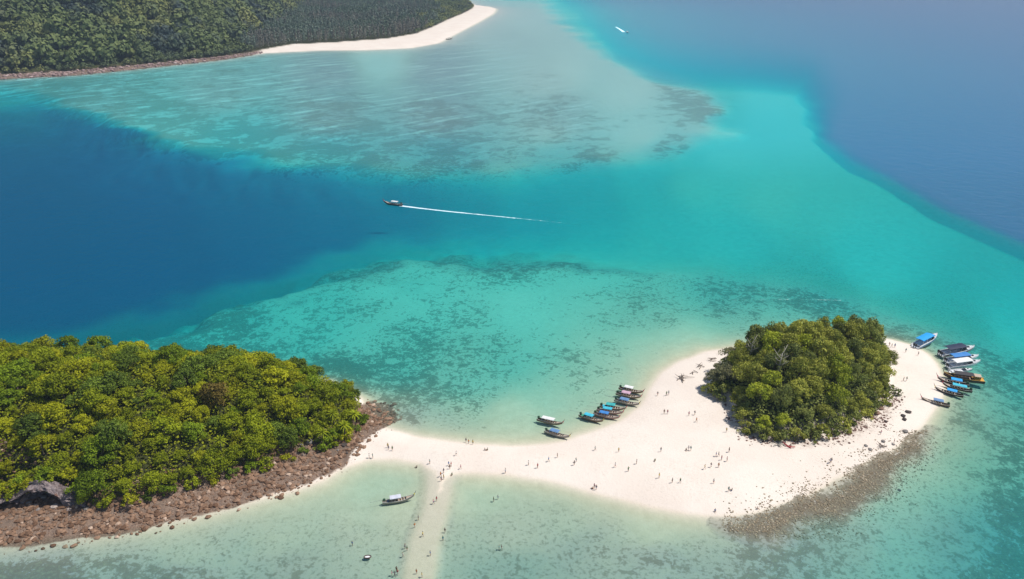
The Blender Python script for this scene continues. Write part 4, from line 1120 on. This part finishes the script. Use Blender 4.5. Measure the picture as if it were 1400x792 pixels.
def rock_scatter(name, poly, n, smin, smax, mat, label, cat, seed, inset=0.0, zoff=0.0, clip=None, powr=2.2, jit=1.6):
    r = np.random.default_rng(seed)
    lo, hi = poly.min(0), poly.max(0)
    if clip is not None: lo = np.maximum(lo, clip[0]); hi = np.minimum(hi, clip[1])
    P = r.uniform(lo, hi, (n * 6, 2)); P = P[sdf(poly, P[:, 0], P[:, 1]) + r.normal(size=len(P)) * jit > inset]
    P = P[(fbm(P[:, 0] * .22, P[:, 1] * .22, 3) + r.normal(size=len(P)) * .10) > (.33 if n > 12000 else .42)][:n]
    z = terrain(P[:, 0], P[:, 1])
    bm = bmesh.new(); bmesh.ops.create_icosphere(bm, subdivisions=1, radius=1); base = np.array([v.co[:] for v in bm.verts]); fi = np.array([[v.index for v in f.verts] for f in bm.faces]); bm.free()
    s = smin + (smax - smin) * r.random(len(P)) ** powr
    J = base[None] * (1 + r.uniform(-.32, .25, (len(P), len(base), 1)))
    J = J * np.stack([r.uniform(.8, 1.25, len(P)), r.uniform(.7, 1.1, len(P)), r.uniform(.4, .8, len(P))], 1)[:, None, :]
    th = r.uniform(0, 6.28, len(P)); c, s_ = np.cos(th)[:, None], np.sin(th)[:, None]
    Vx = (J[..., 0] * c - J[..., 1] * s_) * s[:, None] + P[:, 0:1]; Vy = (J[..., 0] * s_ + J[..., 1] * c) * s[:, None] + P[:, 1:2]; Vz = J[..., 2] * s[:, None] + (z + s * .12 + zoff)[:, None]
    V_ = np.stack([Vx, Vy, Vz], -1).reshape(-1, 3); Fq = (fi[None] + (np.arange(len(P)) * len(base))[:, None, None]).reshape(-1, 3)
    o = obj(name, mesh_np(name, V_, Fq, M[mat], dict(leaf=np.repeat(r.random(len(P)), len(base)))))
    tag(o, label, cat, kind='stuff')
def mat_rub(name, c1, c2, c3):
    t = NT(name); v = t.attr('leaf').outputs['Fac']; n = t.noise(2.5, 3, .6, t.pos())
    c = t.mix(v, c1, c2); c = t.mix(t.ss(.90, 1.0, v), c, c3); c = t.mix(t.math('MULTIPLY', n, .35), c, c1)
    return t.end(t.bsdf(c, .95, None, 0, .1))
M['rubble'] = mat_rub('rubble', (.14, .08, .05), (.40, .255, .17), (.62, .47, .36))
M['coral_rubble'] = mat_rub('coral_rubble', (.22, .175, .115), (.47, .385, .27), (.60, .52, .41))
M['litter'] = mat_rub('litter', (.12, .06, .05), (.32, .20, .16), (.48, .40, .34))
CL = (np.array([-225.0, 100.0]), np.array([0.0, 330.0]))
rock_scatter('shore_rubble', PW['RUBBLE_L'], 20000, .08, .95, 'rubble', 'reddish brown rubble covering the shore of the long wooded island', 'rubble', 21, .3, clip=CL, powr=6.0)
rock_scatter('coral_rubble', PW['CORAL_R'], 11000, .06, .32, 'coral_rubble', 'brown coral rubble flat along the curved edge of the islet beach', 'rubble', 22, 1.0, jit=3.6)
rock_scatter('beach_litter', PW['DEBRIS_R'], 1500, .06, .45, 'litter', 'reddish stones and litter along the foot of the grove', 'rubble', 23, .3, powr=3)

FS = poly_w([(-60, 113), (0, 108.6), (60, 105.6), (100, 103.5), (200, 93.4), (300, 82.3), (358, 73.2), (356, 71.5), (300, 79.6), (200, 90.2), (100, 99.6), (60, 101.6), (0, 104.6), (-60, 109)])
M['far_rock'] = mat_rub('far_rock', (.20, .13, .12), (.48, .35, .32), (.66, .54, .50))
rock_scatter('far_shore_rocks', FS, 2600, .5, 2.6, 'far_rock', 'pinkish rocks along the waterline below the far wooded hill', 'rocks', 27, .2, powr=2.5)

# limestone overhang with the cave mouth
def cave():
    (ax, ay), (bx, by) = [tuple(map(float, p2g(*p, .8))) for p in ((-70, 706), (118, 694))]
    nu, nv = 90, 36; V_ = []
    L = math.hypot(bx - ax, by - ay); tx, ty = (bx - ax) / L, (by - ay) / L; nx, ny = -ty, tx     # n points inland
    def prof(u):      # depth of hollow and height of the lip along the wall
        d1 = math.exp(-((u - .66) / .13) ** 4); d2 = math.exp(-((u - .30) / .20) ** 4)
        return 8.0 * d1 + 6.0 * d2, 4.6 + 2.6 * d1 - .9 * d2 - 2.0 * max(0, u - .8) * 5
    for i in range(nu + 1):
        u = i / nu; dep, hl = prof(u); hl = max(hl, 1.2)
        for j in range(nv + 1):
            v = j / nv
            if v < .5: q_ = v / .5; h = hl * q_ * .82; off = dep * (math.sin(min(1, q_ * 1.15) * math.pi) ** .6 if q_ < .87 else 1 - (q_ - .87) / .13 * .72) 
            else:
                q_ = (v - .5) / .5; h = hl * (.82 + .18 * math.sin(q_ * 1.57)) + q_ * .4; off = 1.2 - .5 * math.sin(min(1, q_ * 2.2) * math.pi) + 2.5 * q_ ** 1.4
            if v < .5 and q_ < .45: off = dep * (q_ / .45) ** .5
            n1 = fbm(np.array([u * 30]), np.array([v * 13]), 5)[0] - .5; n2 = fbm(np.array([u * 9 + 50]), np.array([v * 5]), 3)[0] - .5
            off += n1 * 1.5 + n2 * 2.0; hh = h + (fbm(np.array([u * 22 + 9]), np.array([v * 11 + 4]), 4)[0] - .5) * 1.6 * min(1, v * 4)
            V_.append((ax + tx * u * L + nx * off, ay + ty * u * L + ny * off, .2 + hh))
    Fq = [[i * (nv + 1) + j, (i + 1) * (nv + 1) + j, (i + 1) * (nv + 1) + j + 1, i * (nv + 1) + j + 1] for i in range(nu) for j in range(nv)]
    t = empty('limestone_cliff', ((ax + bx) / 2, (ay + by) / 2, 0))
    me = mesh_np('rock_face', np.array(V_) - np.array([(ax + bx) / 2, (ay + by) / 2, 0]), Fq, M['cliff'], None, False)
    obj('rock_face', me, t)
    tag(t, 'grey limestone overhang with a dark cave mouth at the shore of the wooded island', 'cliff')
t = NT('cliff'); P = t.pos(); n = t.noise(.5, 6, .7, P); n2 = t.noise(2.0, 4, .65, P)
c = t.mix(t.ss(.35, .65, n), (.13, .10, .10), (.29, .24, .24)); c = t.mix(t.ss(.5, .7, n2), c, (.37, .31, .29)); c = t.mix(t.ss(.58, .7, t.noise(.8, 3, .6, P)), c, (.22, .13, .10))
M['cliff'] = t.end(t.bsdf(c, .95, t.bump(n2, .9, .35), 0, .1))
cave()
for i, (a, b2, zz) in enumerate([(20, 668, 5.5), (36, 662, 6.5), (56, 655, 7.2), (74, 650, 7.6), (92, 652, 7.2), (106, 664, 6), (116, 676, 4.5), (4, 676, 5), (64, 646, 8), (84, 644, 8), (12, 664, 6.5), (28, 656, 7), (46, 650, 7.6), (100, 646, 7.6), (112, 656, 6.4), (-6, 668, 6)]):
    x, y = map(float, p2g(a, b2, zz)); t = empty('shrub', (x, y, zz - .9), i * 1.1, (1.25, 1.25, 1.0))
    mt = ['leaf_olive', 'leaf_yellow', 'leaf_green'][i % 3]
    obj('stem', SST[i % 5], t, mat=M['bark']); obj('foliage', SHR[i % 5], t, mat=M[mt])
    tag(t, ['olive', 'yellow-green', 'fresh green'][i % 3] + ' shrub growing on the lip above the shore cave', 'shrub', ['olive', 'yellow', 'green'][i % 3] + ' shrubs above the cave')

# driftwood and the small shelter under the trees
def driftwood(a, b2, n, L, mat, label, seed, group=None):
    x, y = map(float, p2g(a, b2, 1.4)); r = random.Random(seed); t = empty('driftwood', (x, y, gz(x, y)), r.uniform(0, 3))
    for i in range(n):
        m = MB(); th = r.uniform(-.6, .6) + (i % 3) * .9; l = L * r.uniform(.5, 1); ox, oy = r.uniform(-L * .25, L * .25), r.uniform(-L * .25, L * .25); zz = .08 + .13 * i
        m.tube([(ox - l / 2 * math.cos(th), oy - l / 2 * math.sin(th), zz), (ox, oy + .12, zz + .12), (ox + l / 2 * math.cos(th), oy + l / 2 * math.sin(th), zz + r.uniform(0, .5))], [.13, .11, .04], 6)
        obj('branch', m.mesh('branch', M[mat], True), t)
    tag(t, label, 'driftwood', group)
M['drift'] = simple('drift', (.20, .155, .125), .9, .3, 2)
driftwood(933, 515, 7, 5.5, 'drift', 'tangled heap of grey driftwood on the white sand by the water', 1)
driftwood(972, 491, 5, 4.5, 'drift', 'driftwood branches scattered on the sand behind the pale edge of the grove', 2)
driftwood(958, 500, 4, 3.8, 'drift', 'few thin driftwood branches between the heap and the grove', 3)
driftwood(948, 508, 3, 3.0, 'drift', 'small driftwood sticks beside the tangled heap', 7)
driftwood(1062, 606, 4, 5.0, 'bark_pale', 'pale fallen trunk at the front foot of the grove', 4)
driftwood(1079, 611.5, 3, 4.0, 'rail_red', 'reddish fallen branch on the sand before the grove', 5)
driftwood(1205, 607, 4, 3.0, 'drift', 'dark driftwood among flat rocks on the sand', 6)
driftwood(975, 546, 6, 4.5, 'bark_pale', 'pale fallen branches under the thin left edge of the grove', 8)
x, y = map(float, p2g(1004, 531, 2)); t = empty('beach_shelter', (x, y - 2, gz(x, y - 2)), .3)
for sx_ in (-1.3, 1.3):
    for sy_ in (-1, 1):
        m = MB(); m.tube([(0, 0, 0), (0, 0, 2.1)], .06, 6); obj('post', m.mesh('post', M['wood_deck']), t, (sx_, sy_, 0))
obj('roof', roof(-1.6, 1.6, 1.3, 2.1, .3, .05, 'roof'), t, mat=M['canvas_grey'])
m = MB(); m.box(-1, 1, -.35, .35, .68, .74); m.box(-.9, -.8, -.3, .3, 0, .68); m.box(.8, .9, -.3, .3, 0, .68); obj('table', m.mesh('table', M['wood_pale']), t)
tag(t, 'small pale-roofed shelter in the shade at the thin edge of the grove', 'shelter')

# ------------------------------------------------------------------ people
def skin_mesh(name, verts, edges, radii, root=0, sub=1):
    me = bpy.data.meshes.new(name); me.from_pydata(verts, edges, [])
    o = bpy.data.objects.new(name, me); COL.objects.link(o)
    md = o.modifiers.new('s', 'SKIN'); md.use_smooth_shade = True
    if not me.skin_vertices: 
        bm = bmesh.new(); bm.from_mesh(me); bm.verts.layers.skin.verify(); bm.to_mesh(me); bm.free()
    for i, r_ in enumerate(radii):
        sv = me.skin_vertices[0].data[i]; sv.radius = (r_, r_) if not isinstance(r_, tuple) else r_; sv.use_root = (i == root)
    ss_ = o.modifiers.new('u', 'SUBSURF'); ss_.levels = sub; ss_.render_levels = sub
    dg = bpy.context.evaluated_depsgraph_get(); out = bpy.data.meshes.new_from_object(o.evaluated_get(dg)); out.name = name
    bpy.data.objects.remove(o); bpy.data.meshes.remove(me)
    return out

def person_meshes(pose):
    # joints: facing -Y
    J = dict(pel=(0, 0, .95), bel=(0, -.01, 1.12), che=(0, 0, 1.33), nek=(0, 0, 1.47), hd0=(0, -.015, 1.56), hd1=(0, -.005, 1.68))
    for s_, n in ((1, 'L'), (-1, 'R')):
        J['sh' + n] = (.175 * s_, 0, 1.40); J['el' + n] = (.25 * s_, .03, 1.13); J['wr' + n] = (.27 * s_, -.05, .90); J['ha' + n] = (.27 * s_, -.08, .80)
        J['hi' + n] = (.095 * s_, 0, .88); J['kn' + n] = (.105 * s_, -.02, .49); J['an' + n] = (.11 * s_, .02, .09); J['to' + n] = (.125 * s_, -.15, .04)
    if pose == 'walking':
        J['knL'] = (.10, -.20, .52); J['anL'] = (.10, -.26, .12); J['toL'] = (.11, -.42, .06); J['knR'] = (-.10, .06, .49); J['anR'] = (-.11, .30, .14); J['toR'] = (-.12, .18, .04)
        J['elL'] = (.24, .16, 1.15); J['wrL'] = (.25, .16, .92); J['haL'] = (.25, .14, .83); J['elR'] = (-.24, -.10, 1.16); J['wrR'] = (-.22, -.28, 1.00); J['haR'] = (-.21, -.36, .96)
    if pose == 'arm raised':
        J['elR'] = (-.30, -.14, 1.50); J['wrR'] = (-.22, -.30, 1.68); J['haR'] = (-.20, -.33, 1.77)
    if pose == 'hands on hips':
        for s_, n in ((1, 'L'), (-1, 'R')): J['el' + n] = (.40 * s_, .06, 1.18); J['wr' + n] = (.22 * s_, -.04, 1.03); J['ha' + n] = (.16 * s_, -.10, 1.00)
    if pose == 'sitting':
        dz = -.80
        for k in list(J):
            if k[:2] not in ('kn', 'an', 'to'): J[k] = (J[k][0], J[k][1] + .05 * max(0, J[k][2] - 1), J[k][2] + dz)
        for s_, n in ((1, 'L'), (-1, 'R')):
            J['kn' + n] = (.13 * s_, -.38, .36); J['an' + n] = (.13 * s_, -.62, .08); J['to' + n] = (.14 * s_, -.78, .07)
            J['el' + n] = (.27 * s_, .10, .40); J['wr' + n] = (.24 * s_, -.16, .38); J['ha' + n] = (.20 * s_, -.26, .38)
    names = list(J); ix = {k: i for i, k in enumerate(names)}
    E = [('pel', 'bel'), ('bel', 'che'), ('che', 'nek'), ('nek', 'hd0'), ('hd0', 'hd1')]
    for n in 'LR': E += [('che', 'sh' + n), ('sh' + n, 'el' + n), ('el' + n, 'wr' + n), ('wr' + n, 'ha' + n), ('pel', 'hi' + n), ('hi' + n, 'kn' + n), ('kn' + n, 'an' + n), ('an' + n, 'to' + n)]
    RD = dict(pel=(.15, .105), bel=(.135, .10), che=(.16, .11), nek=.055, hd0=.078, hd1=.085, sh=.062, el=.043, wr=.032, ha=.038, hi=.088, kn=.058, an=.042, to=.036)
    rad = [RD[k] if k in RD else RD[k[:2]] for k in names]
    body = skin_mesh('body', [J[k] for k in names], [(ix[a], ix[b_]) for a, b_ in E], rad, ix['pel'], 2)
    mid = lambda a, b_, f: tuple(np.array(J[a]) * (1 - f) + np.array(J[b_]) * f)
    sv = [mid('pel', 'bel', .35), J['bel'], J['che'], mid('che', 'nek', .55), J['shL'], mid('shL', 'elL', .6), J['shR'], mid('shR', 'elR', .6)]
    shirt = skin_mesh('shirt', sv, [(0, 1), (1, 2), (2, 3), (2, 4), (4, 5), (2, 6), (6, 7)], [(.165, .125), (.155, .118), (.18, .13), .075, .078, .062, .078, .062], 1, 2)
    hv = [J['pel'], mid('pel', 'bel', .4), J['hiL'], mid('hiL', 'knL', .62), J['hiR'], mid('hiR', 'knR', .62)]
    shorts = skin_mesh('shorts', hv, [(0, 1), (0, 2), (2, 3), (0, 4), (4, 5)], [(.168, .122), (.155, .115), .105, .088, .105, .088], 0, 2)
    c = np.array(J['hd1']) + [0, .012, .02]
    bm = bmesh.new(); bmesh.ops.create_icosphere(bm, subdivisions=2, radius=.108)
    for v in bm.verts:
        if v.co.z < -.01 and v.co.y < .03: v.co.z *= .15; v.co.y = max(v.co.y, -.075)
        v.co.z *= 1.05; v.co = tuple(np.array(v.co) + c)
    hair = bpy.data.meshes.new('hair'); bm.to_mesh(hair); bm.free()
    fx_, fy_, fz_ = np.array(J['hd0']) * .5 + np.array(J['hd1']) * .5
    m = MB(); m.loft([[(fx_ - .016, fy_ - .080, fz_ - .03), (fx_ + .016, fy_ - .080, fz_ - .03), (fx_, fy_ - .080, fz_ + .025)], [(fx_ - .004, fy_ - .112, fz_ - .024), (fx_ + .004, fy_ - .112, fz_ - .024), (fx_, fy_ - .10, fz_ - .012)]])
    for sg in (-1, 1): m.box(fx_ + sg * .086 - .012, fx_ + sg * .086 + .012, fy_ - .02, fy_ + .02, fz_ - .03, fz_ + .03)
    face = m.mesh('nose_and_ears')
    me2 = MB()
    for sg in (-1, 1): me2.box(fx_ + sg * .033 - .012, fx_ + sg * .033 + .012, fy_ - .094, fy_ - .078, fz_ + .012, fz_ + .026)
    me2.box(fx_ - .026, fx_ + .026, fy_ - .094, fy_ - .078, fz_ - .058, fz_ - .048)
    eyes = me2.mesh('eyes_and_mouth')
    for mm in (body, shirt, shorts, hair, face, eyes): mm.materials.clear(); mm.materials.append(M['skin0'])
    return dict(body=body, shirt=shirt, shorts=shorts, hair=hair, nose_and_ears=face, eyes_and_mouth=eyes)
for nm, c in [('skin0', (.52, .33, .23)), ('skin1', (.36, .20, .12)), ('skin2', (.62, .43, .33)), ('hair_black', (.015, .012, .01)), ('hair_brown', (.09, .05, .03)), ('hair_fair', (.38, .26, .12)), ('eye_dark', (.03, .02, .02)),
              ('cloth_white', (.78, .78, .76)), ('cloth_black', (.02, .02, .025)), ('cloth_navy', (.03, .045, .12)), ('cloth_red', (.48, .04, .05)), ('cloth_orange', (.70, .24, .04)), ('cloth_yellow', (.75, .56, .08)), ('cloth_green', (.07, .25, .11)),
              ('cloth_blue', (.06, .22, .55)), ('cloth_grey', (.25, .25, .26)), ('cloth_pink', (.65, .27, .36)), ('cloth_brown', (.17, .10, .06)), ('cloth_teal', (.04, .30, .31))]:
    M[nm] = simple(nm, c, .75, .1, 8)
POSES = ['standing', 'walking', 'arm raised', 'hands on hips', 'sitting']
PM = {p: person_meshes(p) for p in POSES}
TOPS = ['black', 'navy', 'white', 'red', 'grey', 'blue', 'orange', 'teal', 'pink', 'green', 'brown', 'yellow']; BOTS = ['grey', 'navy', 'white', 'blue', 'red', 'brown', 'black']
PEOPLE = [  # feet in photograph pixels
 (908, 566), (912.6, 566), (941.7, 568.6), (949.7, 567.4), (952, 577), (845.7, 618.3), (903.4, 617.7), (895.4, 630.3, 4), (941.1, 616), (944.2, 616.4), (996.6, 618.3), (978.9, 624), (982.3, 624), (986.3, 629), (993.7, 630.9),
 (972, 638.9), (982.3, 638.9), (963.4, 641.7), (870.3, 634.3), (858.9, 644.6), (841.1, 638.9), (993, 591), (722.5, 636), (787.5, 632), (785, 636), (813.5, 616), (812.5, 668), (815, 670), (810.5, 669, 4), (901, 653.5), (919, 660), (930, 660), (975.5, 661),
 (996, 672), (1000.5, 671, 4), (977.5, 699.5, 4), (1035, 696.5, 4), (1136.5, 632), (1134.5, 633.5), (899, 541), (911, 541), (914, 540), (938, 616, 4), (1235, 521), (1239.2, 521), (1255, 486), (1238, 482), (1219, 475), (1223, 475.5), (1215.5, 473.5), (1222, 606), (1204, 594), (750, 631), (762, 626), (735, 640),
 (530.4, 612), (531.5, 615.3), (536.6, 616.3), (505, 627.2), (509.8, 627.2), (637.2, 604.6), (640.6, 606.4), (646.5, 607.4), (662.8, 615.7, 4), (666.6, 615.7, 4), (623.8, 623), (587.6, 634.3), (570, 640, 4), (613.6, 637), (615, 641.7), (616.8, 638), (630, 641.7), (606.6, 647.3),
 (602.5, 652), (606.8, 655.6), (603.4, 658), (618, 650, 4), (691, 647.6), (597, 685.3), (592.6, 689.4), (675, 686.3), (680.9, 683), (572, 711), (567, 721.5), (578.2, 734), (553.9, 750.3), (556.7, 753), (551, 761.8), (605.7, 739.8), (608.5, 729), (588.4, 760), (682.4, 752.2), (685.8, 752.2),
 (482, 746.5), (542.4, 782), (544, 786), (536, 787.7), (540, 788.7), (569.6, 784.8), (577, 789.6)]
def place_of(a, b2, x, y, z):
    if z < -.25 and not (535 < a < 615 and b2 > 640): return 'in the green shallows'
    if b2 > 660 and a < 630: return 'on the sand bar'
    if a < 545: return 'beside the rubble shore'
    if a < 700: return 'where the sand bar begins'
    if a < 800: return 'below the moored longtails'
    if a > 1180: return 'between grove and speedboats'
    if b2 < 595: return 'close before the grove'
    if b2 > 645: return 'along the curved front waterline'
    return 'on the wide white beach'
used = {}
for i, pp in enumerate(PEOPLE):
    a, b2 = pp[:2]; x, y = map(float, p2g(a, b2, .6)); z = gz(x, y)
    x, y = map(float, p2g(a, b2, z)); z = gz(x, y)
    pose = POSES[pp[2]] if len(pp) > 2 else POSES[[0, 1, 0, 3, 1, 2, 0, 1][i % 8]]
    where = place_of(a, b2, x, y, z)
    k = used.get(where, 0); used[where] = k + 1
    top = TOPS[(k * 5 + len(where)) % 12]; bot = BOTS[(k * 3 + k // 12) % 7]
    sc_ = random.uniform(.88, 1.0)
    t = empty('person', (x, y, max(z, -1.05)), random.uniform(0, 6.28), sc_)
    pm = PM[pose]; sk = M['skin%d' % (i % 3)]
    bo = obj('body', pm['body'], t, mat=sk); obj('nose_and_ears', pm['nose_and_ears'], bo, mat=sk); obj('eyes_and_mouth', pm['eyes_and_mouth'], bo, mat=M['eye_dark'])
    obj('shirt', pm['shirt'], t, mat=M['cloth_' + top]); obj('shorts', pm['shorts'], t, mat=M['cloth_' + bot]); obj('hair', pm['hair'], t, mat=M[['hair_black', 'hair_brown', 'hair_black', 'hair_fair'][i % 4]])
    tag(t, 'person in a %s shirt and %s shorts %s %s' % (top, bot, pose, where), 'person', 'people out on the sand and in the shallows')

# ------------------------------------------------------------------ air
def haze_box():
    b = MB(); b.box(-24000, 24000, -4000, 24000, -70, 330)
    o = obj('haze', b.mesh('haze'))
    t = NT('haze_air')
    v = t.n('ShaderNodeVolumePrincipled'); v.inputs['Color'].default_value = (.58, .76, 1.0, 1); v.inputs['Density'].default_value = HAZE
    v.inputs['Anisotropy'].default_value = 0.0
    t.t.links.new(v.outputs[0], t.out.inputs['Volume']); o.data.materials.append(t.m)
    tag(o, kind='stuff')
HAZE = 1.0e-4
haze_box()
